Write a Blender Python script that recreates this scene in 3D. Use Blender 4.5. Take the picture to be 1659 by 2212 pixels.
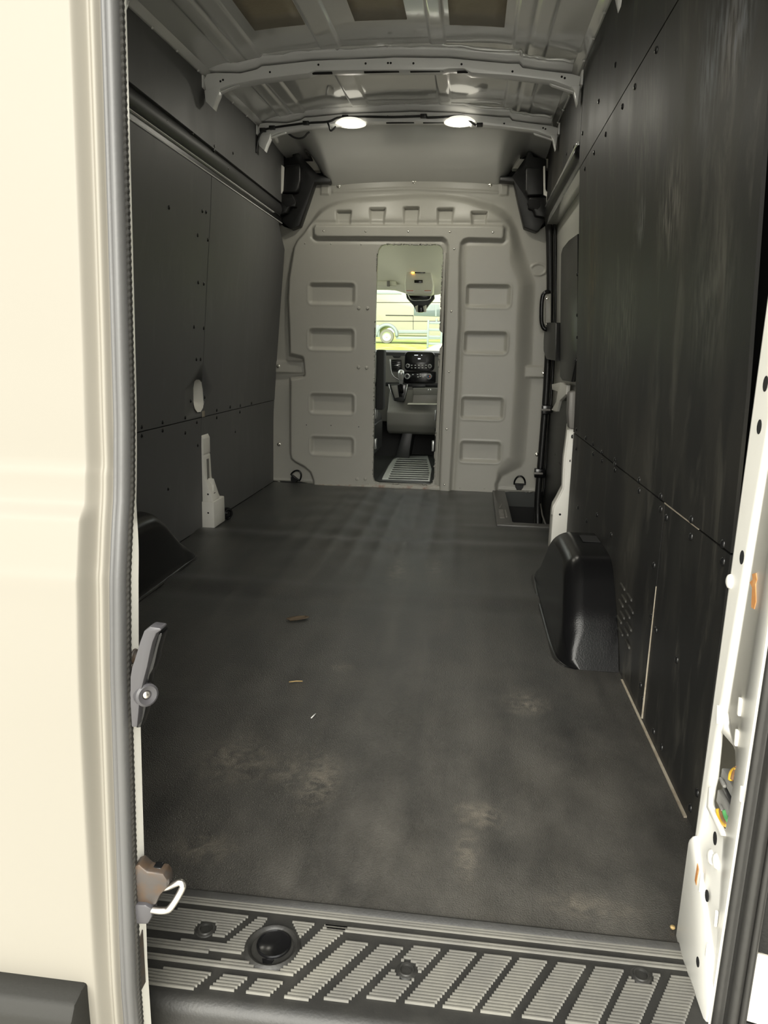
import bpy, bmesh, math, random
import numpy as np
from mathutils import Vector, Matrix

random.seed(7)
SC = bpy.context.scene
for o in list(bpy.data.objects):
    bpy.data.objects.remove(o)
COL = SC.collection

# ------------------------------------------------------------------ camera
FPX, PPX, PPY = 1520.0, 829.5, 1106.0
CAM = np.array([0.40575, -0.82850, 0.84840])
ROT = np.array([[0.9925708670948644, 0.045586517185929876, -0.11280489016618947],
                [0.12009582489310794, -0.218529803386398, 0.9684119566977404],
                [0.01949529783801991, -0.9747648919009954, -0.22238106681875539]])
cd = bpy.data.cameras.new('camera')
cd.sensor_fit = 'HORIZONTAL'; cd.sensor_width = 36.0; cd.lens = 36.0 * FPX / 1659.0
cd.clip_start = 0.02; cd.clip_end = 400
camo = bpy.data.objects.new('camera', cd); COL.objects.link(camo)
camo.matrix_world = Matrix(((ROT[0,0], -ROT[0,1], -ROT[0,2], CAM[0]),
                            (ROT[1,0], -ROT[1,1], -ROT[1,2], CAM[1]),
                            (ROT[2,0], -ROT[2,1], -ROT[2,2], CAM[2]), (0,0,0,1)))
SC.camera = camo

# ------------------------------------------------------------------ sky (bright overcast)
W = bpy.data.worlds.new('world'); SC.world = W; W.use_nodes = True
wn = W.node_tree.nodes; wl = W.node_tree.links; wn.clear()
wo = wn.new('ShaderNodeOutputWorld'); wb = wn.new('ShaderNodeBackground')
wg = wn.new('ShaderNodeTexCoord'); ws = wn.new('ShaderNodeSeparateXYZ'); wr = wn.new('ShaderNodeValToRGB')
wl.new(wg.outputs['Generated'], ws.inputs[0]); wl.new(ws.outputs['Z'], wr.inputs[0])
wr.color_ramp.elements[0].position = 0.0; wr.color_ramp.elements[0].color = (0.74, 0.75, 0.70, 1)
wr.color_ramp.elements[1].position = 1.0; wr.color_ramp.elements[1].color = (1.0, 1.0, 0.97, 1)
wl.new(wr.outputs[0], wb.inputs[0]); wb.inputs[1].default_value = 0.95
wl.new(wb.outputs[0], wo.inputs[0])

# ------------------------------------------------------------------ hazy low sun behind the photographer
sl = bpy.data.lights.new('sun', 'SUN'); sl.energy = 2.8; sl.angle = math.radians(58); sl.color = (1.0, 0.97, 0.88)
so = bpy.data.objects.new('sun', sl); COL.objects.link(so)
so.rotation_mode = 'QUATERNION'; so.rotation_quaternion = Vector((0, 0, -1)).rotation_difference(Vector((0.06, 1.0, -math.tan(math.radians(32)))).normalized())

# ------------------------------------------------------------------ exposure
SC.view_settings.view_transform = 'Standard'
try: SC.view_settings.look = 'None'
except Exception: pass
SC.view_settings.gamma = 1.0
SC.view_settings.use_curve_mapping = False
SC.view_settings.exposure = 1.45
SC.cycles.max_bounces = 7
SC.cycles.diffuse_bounces = 4
SC.cycles.glossy_bounces = 3
SC.cycles.use_denoising = True
SC.cycles.sample_clamp_indirect = 6.0

D = 3.62          # y of the partition between cargo space and cab
GZ = -0.72        # ground outside

# ------------------------------------------------------------------ pixel -> plane helpers (take-off of the photograph's measurements)
def ray(px, py): return ROT @ np.array([px - PPX, py - PPY, FPX])
def ux(px, py, x):
    r = ray(px, py); p = CAM + r * ((x - CAM[0]) / r[0]); return (float(p[1]), float(p[2]))   # y,z
def uy(px, py, y):
    r = ray(px, py); p = CAM + r * ((y - CAM[1]) / r[1]); return (float(p[0]), float(p[2]))   # x,z
def uz(px, py, z):
    r = ray(px, py); p = CAM + r * ((z - CAM[2]) / r[2]); return (float(p[0]), float(p[1]))   # x,y

# ------------------------------------------------------------------ materials
MATS = {}
def mat(name, col, rough=0.5, metal=0.0, bump=None, var=None, spec=0.5, coat=0.0, stretch=None, rvar=0.0, emit=None):
    """procedural principled material; bump=(scale,strength,distance); var=(scale,amount,colour2)"""
    if name in MATS: return MATS[name]
    m = bpy.data.materials.new(name); m.use_nodes = True
    nt = m.node_tree; b = nt.nodes['Principled BSDF']
    b.inputs['Base Color'].default_value = (*col, 1); b.inputs['Roughness'].default_value = rough
    b.inputs['Metallic'].default_value = metal; b.inputs['Specular IOR Level'].default_value = spec
    if coat: b.inputs['Coat Weight'].default_value = coat; b.inputs['Coat Roughness'].default_value = 0.05; b.inputs['Coat IOR'].default_value = 1.7 if coat >= 1 else 1.5
    tc = nt.nodes.new('ShaderNodeTexCoord'); src = tc.outputs['Object']
    if stretch:
        mp = nt.nodes.new('ShaderNodeMapping'); mp.inputs['Scale'].default_value = stretch
        nt.links.new(src, mp.inputs[0]); src = mp.outputs[0]
    if var:
        n = nt.nodes.new('ShaderNodeTexNoise'); n.inputs['Scale'].default_value = var[0]; n.inputs['Detail'].default_value = 6
        n.inputs['Roughness'].default_value = 0.62
        nt.links.new(src, n.inputs['Vector'])
        r = nt.nodes.new('ShaderNodeValToRGB'); r.color_ramp.elements[0].position = 0.45; r.color_ramp.elements[1].position = 0.78
        nt.links.new(n.outputs['Fac'], r.inputs[0])
        mu = nt.nodes.new('ShaderNodeMath'); mu.operation = 'MULTIPLY'; mu.inputs[1].default_value = var[1]
        nt.links.new(r.outputs[0], mu.inputs[0])
        mx = nt.nodes.new('ShaderNodeMix'); mx.data_type = 'RGBA'
        mx.inputs['A'].default_value = (*col, 1); mx.inputs['B'].default_value = (*var[2], 1)
        nt.links.new(mu.outputs[0], mx.inputs['Factor']); nt.links.new(mx.outputs['Result'], b.inputs['Base Color'])
        if rvar:
            ad = nt.nodes.new('ShaderNodeMath'); ad.operation = 'MULTIPLY_ADD'
            ad.inputs[1].default_value = rvar; ad.inputs[2].default_value = rough
            nt.links.new(r.outputs[0], ad.inputs[0]); nt.links.new(ad.outputs[0], b.inputs['Roughness'])
    if bump:
        n2 = nt.nodes.new('ShaderNodeTexNoise'); n2.inputs['Scale'].default_value = bump[0]; n2.inputs['Detail'].default_value = 2
        nt.links.new(tc.outputs['Object'], n2.inputs['Vector'])
        bp = nt.nodes.new('ShaderNodeBump'); bp.inputs['Strength'].default_value = bump[1]; bp.inputs['Distance'].default_value = bump[2]
        nt.links.new(n2.outputs['Fac'], bp.inputs['Height']); nt.links.new(bp.outputs[0], b.inputs['Normal'])
    if emit:
        b.inputs['Emission Color'].default_value = (*emit[0], 1); b.inputs['Emission Strength'].default_value = emit[1]
    MATS[name] = m
    return m

M_white = mat('white_paint', (0.80, 0.775, 0.69), 0.30, coat=0.25, var=(3.0, 0.15, (0.70, 0.67, 0.58)))
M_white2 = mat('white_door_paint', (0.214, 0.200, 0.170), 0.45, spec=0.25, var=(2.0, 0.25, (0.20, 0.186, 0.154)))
M_pillar = mat('pillar_paint', (0.86, 0.84, 0.775), 0.35, var=(9.0, 0.25, (0.70, 0.67, 0.60)))
M_grey = mat('grey_paint', (0.70, 0.70, 0.67), 0.13, coat=1.0, var=(2.5, 0.3, (0.64, 0.64, 0.61)), bump=(3.0, 0.03, 0.004))
M_bow = mat('bow_paint', (0.88, 0.88, 0.865), 0.26, coat=0.2, var=(12.0, 0.35, (0.80, 0.80, 0.79)), bump=(25.0, 0.12, 0.004))
M_part = mat('partition_plastic', (0.42, 0.41, 0.366), 0.36, bump=(330.0, 0.16, 0.002), var=(6.0, 0.3, (0.47, 0.458, 0.41)))
M_black = mat('black_plastic', (0.0085, 0.0085, 0.0085), 0.38, bump=(300.0, 0.12, 0.002))
M_blackgloss = mat('black_gloss', (0.006, 0.006, 0.0065), 0.2)
M_deep = mat('dark_void', (0.008, 0.008, 0.008), 0.8)
M_rubber = mat('black_rubber', (0.009, 0.009, 0.009), 0.42, bump=(90.0, 0.12, 0.003), var=(14.0, 0.4, (0.022, 0.021, 0.02)))
M_seal = mat('grey_weathered_rubber', (0.072, 0.071, 0.070), 0.42, bump=(140.0, 0.10, 0.002), var=(12.0, 0.5, (0.115, 0.113, 0.11)), stretch=(1, 1, 0.12))
M_sealdk = mat('worn_dark_rubber', (0.030, 0.029, 0.027), 0.40, bump=(70.0, 0.2, 0.003), var=(10.0, 0.5, (0.075, 0.07, 0.06)), stretch=(1, 1, 0.2))
M_steel = mat('bare_steel', (0.60, 0.57, 0.53), 0.32, metal=1.0, bump=(60.0, 0.1, 0.002))
M_rusty = mat('rusty_steel', (0.055, 0.047, 0.042), 0.45, metal=0.2, var=(45.0, 0.8, (0.085, 0.045, 0.017)), bump=(60.0, 0.2, 0.002))
M_screw = mat('screw_black', (0.012, 0.012, 0.012), 0.22)
M_chrome = mat('bright_bolt', (0.75, 0.73, 0.66), 0.22, metal=1.0)
M_lever = mat('grey_lever_plastic', (0.052, 0.050, 0.054), 0.36, bump=(200.0, 0.06, 0.001))
M_arch = mat('arch_liner', (0.005, 0.005, 0.0053), 0.24, bump=(260.0, 0.16, 0.002), spec=0.28)
M_mould = mat('rub_moulding', (0.022, 0.0215, 0.019), 0.6, spec=0.25, bump=(220.0, 0.12, 0.002))
M_trimgrey = mat('grey_trim', (0.20, 0.19, 0.175), 0.45)
M_foam = mat('brown_damping_pad', (0.40, 0.335, 0.215), 0.42, bump=(45.0, 0.35, 0.004), var=(30.0, 0.35, (0.50, 0.43, 0.29)))
M_sill = mat('sill_rubber', (0.020, 0.0195, 0.018), 0.45, bump=(260.0, 0.15, 0.002), var=(14.0, 0.5, (0.05, 0.048, 0.042)))
M_rib = mat('worn_rib_rubber', (0.145, 0.141, 0.127), 0.35, var=(7.0, 0.6, (0.26, 0.25, 0.21)))
M_rust = mat('rust_edge', (0.42, 0.41, 0.36), 0.45, var=(26.0, 1.0, (0.25, 0.085, 0.025)))
M_rustspot = mat('rust_spot', (0.50, 0.22, 0.07), 0.7, var=(60.0, 0.8, (0.72, 0.45, 0.22)))
M_dash = mat('dash_grey', (0.18, 0.176, 0.158), 0.48, bump=(260.0, 0.08, 0.001))
M_dashdk = mat('dash_dark', (0.02, 0.021, 0.021), 0.42)
M_head = mat('headliner_fabric', (0.82, 0.82, 0.69), 0.85, bump=(500.0, 0.2, 0.002))
M_cons = mat('console_plastic', (0.66, 0.65, 0.56), 0.5)
M_mat = mat('cab_mat_rubber', (0.70, 0.74, 0.70), 0.25)
M_matdk = mat('cab_floor_rubber', (0.05, 0.053, 0.05), 0.4)
M_seat = mat('seat_fabric', (0.028, 0.028, 0.028), 0.8, bump=(260.0, 0.3, 0.002))
M_silver = mat('silver_trim', (0.55, 0.56, 0.55), 0.25, metal=0.7)
M_amber = mat('amber_lamp', (1.0, 0.5, 0.05), 0.4, emit=((1.0, 0.45, 0.05), 3.0))
M_white_led = mat('display_digits', (0.9, 0.9, 0.9), 0.4, emit=((0.9, 0.95, 1.0), 0.9))
M_label = mat('white_print', (0.7, 0.7, 0.68), 0.5)
M_red = mat('red_print', (0.6, 0.12, 0.06), 0.5)
M_blue = mat('blue_print', (0.06, 0.2, 0.5), 0.5)
M_extwhite = mat('distant_white_paint', (0.31, 0.30, 0.235), 0.3)
M_extglass = mat('distant_dark_glass', (0.12, 0.15, 0.15), 0.1)
M_exttrim = mat('distant_grey_trim', (0.22, 0.26, 0.26), 0.5)
M_tyre = mat('tyre_rubber', (0.16, 0.16, 0.13), 0.8)
M_plug = mat('connector_plastic', (0.22, 0.215, 0.20), 0.45)
M_tape = mat('black_tape', (0.03, 0.03, 0.03), 0.35)
M_wy = mat('wire_yellow', (0.75, 0.45, 0.04), 0.45)
M_wg = mat('wire_green', (0.10, 0.35, 0.12), 0.45)
M_wb = mat('wire_brown', (0.25, 0.13, 0.06), 0.45)
M_leaf = mat('dry_leaf', (0.085, 0.06, 0.035), 0.7)
M_crumb = mat('yellow_crumb', (0.40, 0.28, 0.12), 0.7)
M_lens = mat('lamp_lens', (0.95, 0.95, 0.9), 0.3, emit=((1.0, 0.96, 0.82), 26.0))
M_lamp = mat('lamp_rim', (0.85, 0.83, 0.75), 0.35, emit=((1.0, 0.95, 0.8), 0.35))
M_tan = mat('tan_edge_strip', (0.36, 0.32, 0.25), 0.6, var=(30.0, 0.7, (0.14, 0.09, 0.05)))

def m_panel(name, base, scuff, amount, rough=0.42, spec=0.5, streak=0.55):
    """black phenolic plywood: vertical rub marks, pale scratches, slight sheen"""
    m = mat(name, base, rough, var=(5.0, amount, scuff), stretch=(1.0, 1.0, 0.25), rvar=0.12, bump=(120.0, 0.05, 0.002), spec=spec)
    nt = m.node_tree; b = nt.nodes['Principled BSDF']
    old = b.inputs['Base Color'].links[0].from_socket
    tc = nt.nodes.new('ShaderNodeTexCoord')
    mp = nt.nodes.new('ShaderNodeMapping'); mp.inputs['Scale'].default_value = (3.0, 6.0, 1.6); mp.inputs['Rotation'].default_value = (0.34, 0, 0)
    nt.links.new(tc.outputs['Object'], mp.inputs[0])
    n = nt.nodes.new('ShaderNodeTexNoise'); n.inputs['Scale'].default_value = 2.0; n.inputs['Detail'].default_value = 9; n.inputs['Roughness'].default_value = 0.68; n.inputs['Distortion'].default_value = 0.6
    nt.links.new(mp.outputs[0], n.inputs['Vector'])
    r = nt.nodes.new('ShaderNodeValToRGB'); r.color_ramp.elements[0].position = 0.54; r.color_ramp.elements[1].position = 0.78
    r.color_ramp.elements[1].color = (streak, streak, streak, 1)
    nt.links.new(n.outputs['Fac'], r.inputs[0])
    mx = nt.nodes.new('ShaderNodeMix'); mx.data_type = 'RGBA'; mx.inputs['B'].default_value = (*[min(1, c * 2.2) for c in scuff], 1)
    nt.links.new(r.outputs[0], mx.inputs['Factor']); nt.links.new(old, mx.inputs['A'])
    nt.links.new(mx.outputs['Result'], b.inputs['Base Color'])
    return m
def add_patches(m, lst):
    nt = m.node_tree; b = nt.nodes['Principled BSDF']; last = b.inputs['Base Color'].links[0].from_socket
    tc = nt.nodes.new('ShaderNodeTexCoord')
    for (px, py, ry, rz, col, amt) in lst:
        yy, zz = ux(px, py, 0.815)
        mp = nt.nodes.new('ShaderNodeMapping'); mp.vector_type = 'TEXTURE'; mp.inputs['Location'].default_value = (0.815, yy, zz); mp.inputs['Scale'].default_value = (1, ry, rz); mp.inputs['Rotation'].default_value = (0.25, 0, 0)
        nt.links.new(tc.outputs['Object'], mp.inputs[0])
        g = nt.nodes.new('ShaderNodeTexGradient'); g.gradient_type = 'SPHERICAL'; nt.links.new(mp.outputs[0], g.inputs[0])
        mp2 = nt.nodes.new('ShaderNodeMapping'); mp2.inputs['Scale'].default_value = (1, 30, 6); mp2.inputs['Rotation'].default_value = (0.35, 0, 0); nt.links.new(tc.outputs['Object'], mp2.inputs[0])
        nz = nt.nodes.new('ShaderNodeTexNoise'); nz.inputs['Scale'].default_value = 2.5; nz.inputs['Detail'].default_value = 7; nt.links.new(mp2.outputs[0], nz.inputs['Vector'])
        r = nt.nodes.new('ShaderNodeValToRGB'); r.color_ramp.elements[0].position = 0.42; r.color_ramp.elements[1].position = 0.66; nt.links.new(nz.outputs['Fac'], r.inputs[0])
        m1 = nt.nodes.new('ShaderNodeMath'); m1.operation = 'MULTIPLY'; nt.links.new(g.outputs['Fac'], m1.inputs[0]); nt.links.new(r.outputs[0], m1.inputs[1])
        m2 = nt.nodes.new('ShaderNodeMath'); m2.operation = 'MULTIPLY'; m2.use_clamp = True; m2.inputs[1].default_value = amt; nt.links.new(m1.outputs[0], m2.inputs[0])
        mx = nt.nodes.new('ShaderNodeMix'); mx.data_type = 'RGBA'; mx.inputs['B'].default_value = (*col, 1)
        nt.links.new(m2.outputs[0], mx.inputs['Factor']); nt.links.new(last, mx.inputs['A']); last = mx.outputs['Result']
    nt.links.new(last, b.inputs['Base Color'])
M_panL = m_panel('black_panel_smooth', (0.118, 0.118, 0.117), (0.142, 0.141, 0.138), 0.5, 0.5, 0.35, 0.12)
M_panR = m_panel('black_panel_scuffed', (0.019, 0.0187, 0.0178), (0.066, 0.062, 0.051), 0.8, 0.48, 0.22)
add_patches(M_panR, [(1275, 610, 0.16, 0.30, (0.11, 0.075, 0.045), 1.2), (1300, 760, 0.20, 0.30, (0.10, 0.095, 0.075), 1.0), (1450, 440, 0.13, 0.14, (0.15, 0.14, 0.12), 1.3), (1385, 480, 0.05, 0.07, (0.20, 0.20, 0.19), 1.6), (1595, 90, 0.07, 0.09, (0.13, 0.10, 0.07), 1.2), (1550, 130, 0.10, 0.16, (0.10, 0.105, 0.11), 1.2), (1610, 40, 0.10, 0.12, (0.12, 0.13, 0.14), 1.2), (1400, 300, 0.16, 0.22, (0.10, 0.097, 0.085), 0.9), (1520, 620, 0.15, 0.2, (0.09, 0.088, 0.075), 0.9), (1340, 700, 0.14, 0.22, (0.12, 0.118, 0.095), 1.1)])

def m_floor():
    m = bpy.data.materials.new('rubber_floor'); m.use_nodes = True; nt = m.node_tree; b = nt.nodes['Principled BSDF']
    L = nt.links; N = nt.nodes
    tc = N.new('ShaderNodeTexCoord')
    def noise(scale, stretch, lo, hi, detail=6, rot=0.0):
        mp = N.new('ShaderNodeMapping'); mp.inputs['Scale'].default_value = stretch; mp.inputs['Rotation'].default_value = (0, 0, rot)
        L.new(tc.outputs['Object'], mp.inputs[0])
        n = N.new('ShaderNodeTexNoise'); n.inputs['Scale'].default_value = scale; n.inputs['Detail'].default_value = detail; n.inputs['Roughness'].default_value = 0.6
        L.new(mp.outputs[0], n.inputs['Vector'])
        r = N.new('ShaderNodeValToRGB'); r.color_ramp.elements[0].position = lo; r.color_ramp.elements[1].position = hi
        L.new(n.outputs['Fac'], r.inputs[0]); return r.outputs[0]
    dust = noise(3.2, (1.0, 1.0, 1.0), 0.46, 0.80)
    streak = noise(1.3, (9.0, 0.8, 1.0), 0.46, 0.72, 5, 0.05)
    mx1 = N.new('ShaderNodeMix'); mx1.data_type = 'RGBA'; mx1.inputs['A'].default_value = (0.0085, 0.0084, 0.0082, 1); mx1.inputs['B'].default_value = (0.040, 0.036, 0.029, 1)
    mu1 = N.new('ShaderNodeMath'); mu1.operation = 'MULTIPLY'; mu1.inputs[1].default_value = 0.75; L.new(dust, mu1.inputs[0]); L.new(mu1.outputs[0], mx1.inputs['Factor'])
    mx2 = N.new('ShaderNodeMix'); mx2.data_type = 'RGBA'; mx2.inputs['B'].default_value = (0.055, 0.050, 0.042, 1)
    mu2 = N.new('ShaderNodeMath'); mu2.operation = 'MULTIPLY'; mu2.inputs[1].default_value = 0.5; L.new(streak, mu2.inputs[0]); L.new(mu2.outputs[0], mx2.inputs['Factor'])
    L.new(mx1.outputs['Result'], mx2.inputs['A']); L.new(mx2.outputs['Result'], b.inputs['Base Color'])
    last = mx2.outputs['Result']
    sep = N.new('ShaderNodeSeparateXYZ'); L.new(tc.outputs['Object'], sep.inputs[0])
    mr = N.new('ShaderNodeMapRange'); mr.inputs['From Min'].default_value = 1.5; mr.inputs['From Max'].default_value = 0.1; mr.inputs['To Min'].default_value = 0.0; mr.inputs['To Max'].default_value = 0.95  # grit colour rising towards the sill, with the rear daylight painted in
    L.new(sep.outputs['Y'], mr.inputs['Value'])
    grit_daylight = noise(5.0, (1.6, 1.0, 1.0), 0.22, 0.80)
    m0 = N.new('ShaderNodeMath'); m0.operation = 'MULTIPLY'; L.new(mr.outputs[0], m0.inputs[0]); L.new(grit_daylight, m0.inputs[1])
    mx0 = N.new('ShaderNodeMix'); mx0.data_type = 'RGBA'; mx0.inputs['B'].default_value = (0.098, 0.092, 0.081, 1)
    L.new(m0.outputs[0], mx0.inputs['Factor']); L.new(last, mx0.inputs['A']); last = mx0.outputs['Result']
    for px, py, rx, ry, amt in ((1035, 1760, 0.055, 0.05, 0.9), (1010, 1850, 0.03, 0.09, 0.6), (690, 1690, 0.05, 0.12, 0.6), (500, 1640, 0.10, 0.12, 0.6), (640, 1660, 0.13, 0.10, 0.4), (1135, 1520, 0.07, 0.07, 0.7), (440, 1830, 0.08, 0.05, 0.6), (1280, 1960, 0.10, 0.035, 0.5), (860, 1230, 0.05, 0.25, 0.5), (940, 1225, 0.05, 0.2, 0.4), (740, 1440, 0.04, 0.04, 0.5)):  # dust smudges; the rightmost, by the sill, is daylight sheen painted in
        cx, cyy = uz(px, py, 0)
        mp = N.new('ShaderNodeMapping'); mp.vector_type = 'TEXTURE'; mp.inputs['Location'].default_value = (cx, cyy, 0); mp.inputs['Scale'].default_value = (rx, ry, 1)
        L.new(tc.outputs['Object'], mp.inputs[0])
        g = N.new('ShaderNodeTexGradient'); g.gradient_type = 'SPHERICAL'; L.new(mp.outputs[0], g.inputs[0])
        nz = N.new('ShaderNodeTexNoise'); nz.inputs['Scale'].default_value = 34.0; nz.inputs['Detail'].default_value = 5; nz.inputs['Distortion'].default_value = 1.2
        L.new(tc.outputs['Object'], nz.inputs['Vector'])
        rr_ = N.new('ShaderNodeValToRGB'); rr_.color_ramp.elements[0].position = 0.38; rr_.color_ramp.elements[1].position = 0.68; L.new(nz.outputs['Fac'], rr_.inputs[0])
        m1 = N.new('ShaderNodeMath'); m1.operation = 'MULTIPLY'; L.new(g.outputs['Fac'], m1.inputs[0]); L.new(rr_.outputs[0], m1.inputs[1])
        m2 = N.new('ShaderNodeMath'); m2.operation = 'MULTIPLY'; m2.use_clamp = True; m2.inputs[1].default_value = amt * 1.7; L.new(m1.outputs[0], m2.inputs[0])
        mx = N.new('ShaderNodeMix'); mx.data_type = 'RGBA'; mx.inputs['B'].default_value = (0.135, 0.120, 0.097, 1)
        L.new(m2.outputs[0], mx.inputs['Factor']); L.new(last, mx.inputs['A']); last = mx.outputs['Result']
    L.new(last, b.inputs['Base Color'])
    b.inputs['Sheen Weight'].default_value = 0.075; b.inputs['Sheen Roughness'].default_value = 0.35; b.inputs['Sheen Tint'].default_value = (0.92, 0.96, 0.90, 1)
    b.inputs['Roughness'].default_value = 0.35; b.inputs['Specular IOR Level'].default_value = 0.8
    v = N.new('ShaderNodeTexVoronoi'); v.inputs['Scale'].default_value = 480.0; v.feature = 'SMOOTH_F1'
    L.new(tc.outputs['Object'], v.inputs['Vector'])
    bp = N.new('ShaderNodeBump'); bp.inputs['Strength'].default_value = 0.7; bp.inputs['Distance'].default_value = 0.0014; bp.invert = True
    L.new(v.outputs['Distance'], bp.inputs['Height']); L.new(bp.outputs[0], b.inputs['Normal'])
    return m
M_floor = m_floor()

def m_glass():
    m = bpy.data.materials.new('thin_glass'); m.use_nodes = True; nt = m.node_tree; nt.nodes.clear()
    o = nt.nodes.new('ShaderNodeOutputMaterial'); t = nt.nodes.new('ShaderNodeBsdfTransparent'); g = nt.nodes.new('ShaderNodeBsdfGlossy')
    t.inputs[0].default_value = (0.97, 0.99, 0.97, 1); g.inputs['Roughness'].default_value = 0.02
    mx = nt.nodes.new('ShaderNodeMixShader'); mx.inputs[0].default_value = 0.06
    nt.links.new(t.outputs[0], mx.inputs[1]); nt.links.new(g.outputs[0], mx.inputs[2]); nt.links.new(mx.outputs[0], o.inputs[0])
    return m
M_glass = m_glass()
M_grass = mat('grass_ground', (0.30, 0.40, 0.06), 0.9, var=(0.9, 0.9, (0.55, 0.52, 0.34)), bump=(6.0, 0.6, 0.1))
M_yard = mat('gravel_yard', (0.70, 0.68, 0.62), 0.9, var=(2.0, 0.6, (0.58, 0.56, 0.50)), bump=(30.0, 0.5, 0.02))

# ------------------------------------------------------------------ mesh helpers
def tag(o, label=None, cat=None, group=None, kind=None):
    if label: o['label'] = label
    if cat: o['category'] = cat
    if group: o['group'] = group
    if kind: o['kind'] = kind
    return o
def empty(name, loc=(0, 0, 0), rz=0.0):
    o = bpy.data.objects.new(name, None); COL.objects.link(o); o.location = loc; o.rotation_euler = (0, 0, rz); o.empty_display_size = 0.05
    return o
def link(name, me, m=None, parent=None, smooth=False):
    if m is not None:
        me.materials.clear(); me.materials.append(m)
    if smooth is True:
        for p in me.polygons: p.use_smooth = True
    elif smooth:                                   # angle in degrees
        me.polygons.foreach_set('use_smooth', [True] * len(me.polygons))
        try: me.set_sharp_from_angle(angle=math.radians(smooth))
        except Exception: pass
    o = bpy.data.objects.new(name, me); COL.objects.link(o)
    if parent is not None:
        o.parent = parent
        o.matrix_parent_inverse = parent.matrix_basis.inverted()
    return o
def obj(name, verts, faces, m, parent=None, smooth=False):
    me = bpy.data.meshes.new(name); me.from_pydata([tuple(map(float, v)) for v in verts], [], faces); me.validate(); me.update()
    bm = bmesh.new(); bm.from_mesh(me); bmesh.ops.recalc_face_normals(bm, faces=bm.faces[:]); bm.to_mesh(me); bm.free()
    return link(name, me, m, parent, smooth)
def from_bm(name, bm, m, parent=None, smooth=False):
    bmesh.ops.recalc_face_normals(bm, faces=bm.faces[:])
    me = bpy.data.meshes.new(name); bm.to_mesh(me); bm.free()
    return link(name, me, m, parent, smooth)
def add_prism(bm, poly, axis, a, b, bev=0.0, seg=2):
    def P(u, v, w): return {'x': (w, u, v), 'y': (u, w, v), 'z': (u, v, w)}[axis]
    va = [bm.verts.new(P(u, v, a)) for u, v in poly]; vb = [bm.verts.new(P(u, v, b)) for u, v in poly]
    n = len(poly); fs = [bm.faces.new(va), bm.faces.new(vb[::-1])]
    for i in range(n): fs.append(bm.faces.new((va[i], vb[i], vb[(i + 1) % n], va[(i + 1) % n])))
    bmesh.ops.recalc_face_normals(bm, faces=fs)
    if bev:
        es = set()
        for f in fs: es.update(f.edges)
        bmesh.ops.bevel(bm, geom=list(es), offset=bev, segments=seg, profile=0.5, affect='EDGES', clamp_overlap=True)
def prism(name, poly, axis, a, b, m, parent=None, bev=0.0, seg=2, smooth=40):
    bm = bmesh.new(); add_prism(bm, poly, axis, a, b, bev, seg); return from_bm(name, bm, m, parent, smooth)
def rect(u0, u1, v0, v1): return [(u0, v0), (u1, v0), (u1, v1), (u0, v1)]
def rrect(u0, u1, v0, v1, r, n=5):
    pts = []
    for cx, cy, a0 in ((u1 - r, v1 - r, 0), (u0 + r, v1 - r, 90), (u0 + r, v0 + r, 180), (u1 - r, v0 + r, 270)):
        for i in range(n + 1):
            a = math.radians(a0 + 90 * i / n); pts.append((cx + r * math.cos(a), cy + r * math.sin(a)))
    return pts
def box(name, x0, x1, y0, y1, z0, z1, m, parent=None, bev=0.004, seg=2):
    return prism(name, rect(x0, x1, y0, y1), 'z', z0, z1, m, parent, bev, seg)
def catmull(pts, n=8):
    pts = [np.array(p, float) for p in pts]; out = []
    for i in range(len(pts) - 1):
        p0 = pts[max(i - 1, 0)]; p1 = pts[i]; p2 = pts[i + 1]; p3 = pts[min(i + 2, len(pts) - 1)]
        for k in range(n):
            t = k / n
            out.append(0.5 * ((2 * p1) + (-p0 + p2) * t + (2 * p0 - 5 * p1 + 4 * p2 - p3) * t * t + (-p0 + 3 * p1 - 3 * p2 + p3) * t ** 3))
    out.append(pts[-1]); return out
def add_tube(bm, pts, r, seg=8, closed=False, sx=1.0):
    pts = [Vector(p) for p in pts]; n = len(pts); rings = []; up = None
    for i, p in enumerate(pts):
        if closed: t = (pts[(i + 1) % n] - pts[i - 1])
        else: t = pts[min(i + 1, n - 1)] - pts[max(i - 1, 0)]
        t.normalize()
        if up is None:
            up = Vector((0, 0, 1)) if abs(t.z) < 0.9 else Vector((1, 0, 0))
        up = (up - t * up.dot(t)).normalized(); sd = t.cross(up)
        rr = r[i] if isinstance(r, (list, tuple)) else r
        rings.append([bm.verts.new(p + up * (rr * math.cos(2 * math.pi * k / seg)) + sd * (rr * sx * math.sin(2 * math.pi * k / seg))) for k in range(seg)])
    for i in range(n if closed else n - 1):
        a, b = rings[i], rings[(i + 1) % n]
        for k in range(seg): bm.faces.new((a[k], a[(k + 1) % seg], b[(k + 1) % seg], b[k]))
    if not closed:
        bm.faces.new(rings[0][::-1]); bm.faces.new(rings[-1])
def tube(name, pts, r, m, parent=None, seg=8, closed=False):
    bm = bmesh.new(); add_tube(bm, pts, r, seg, closed); return from_bm(name, bm, m, parent, True)
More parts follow.
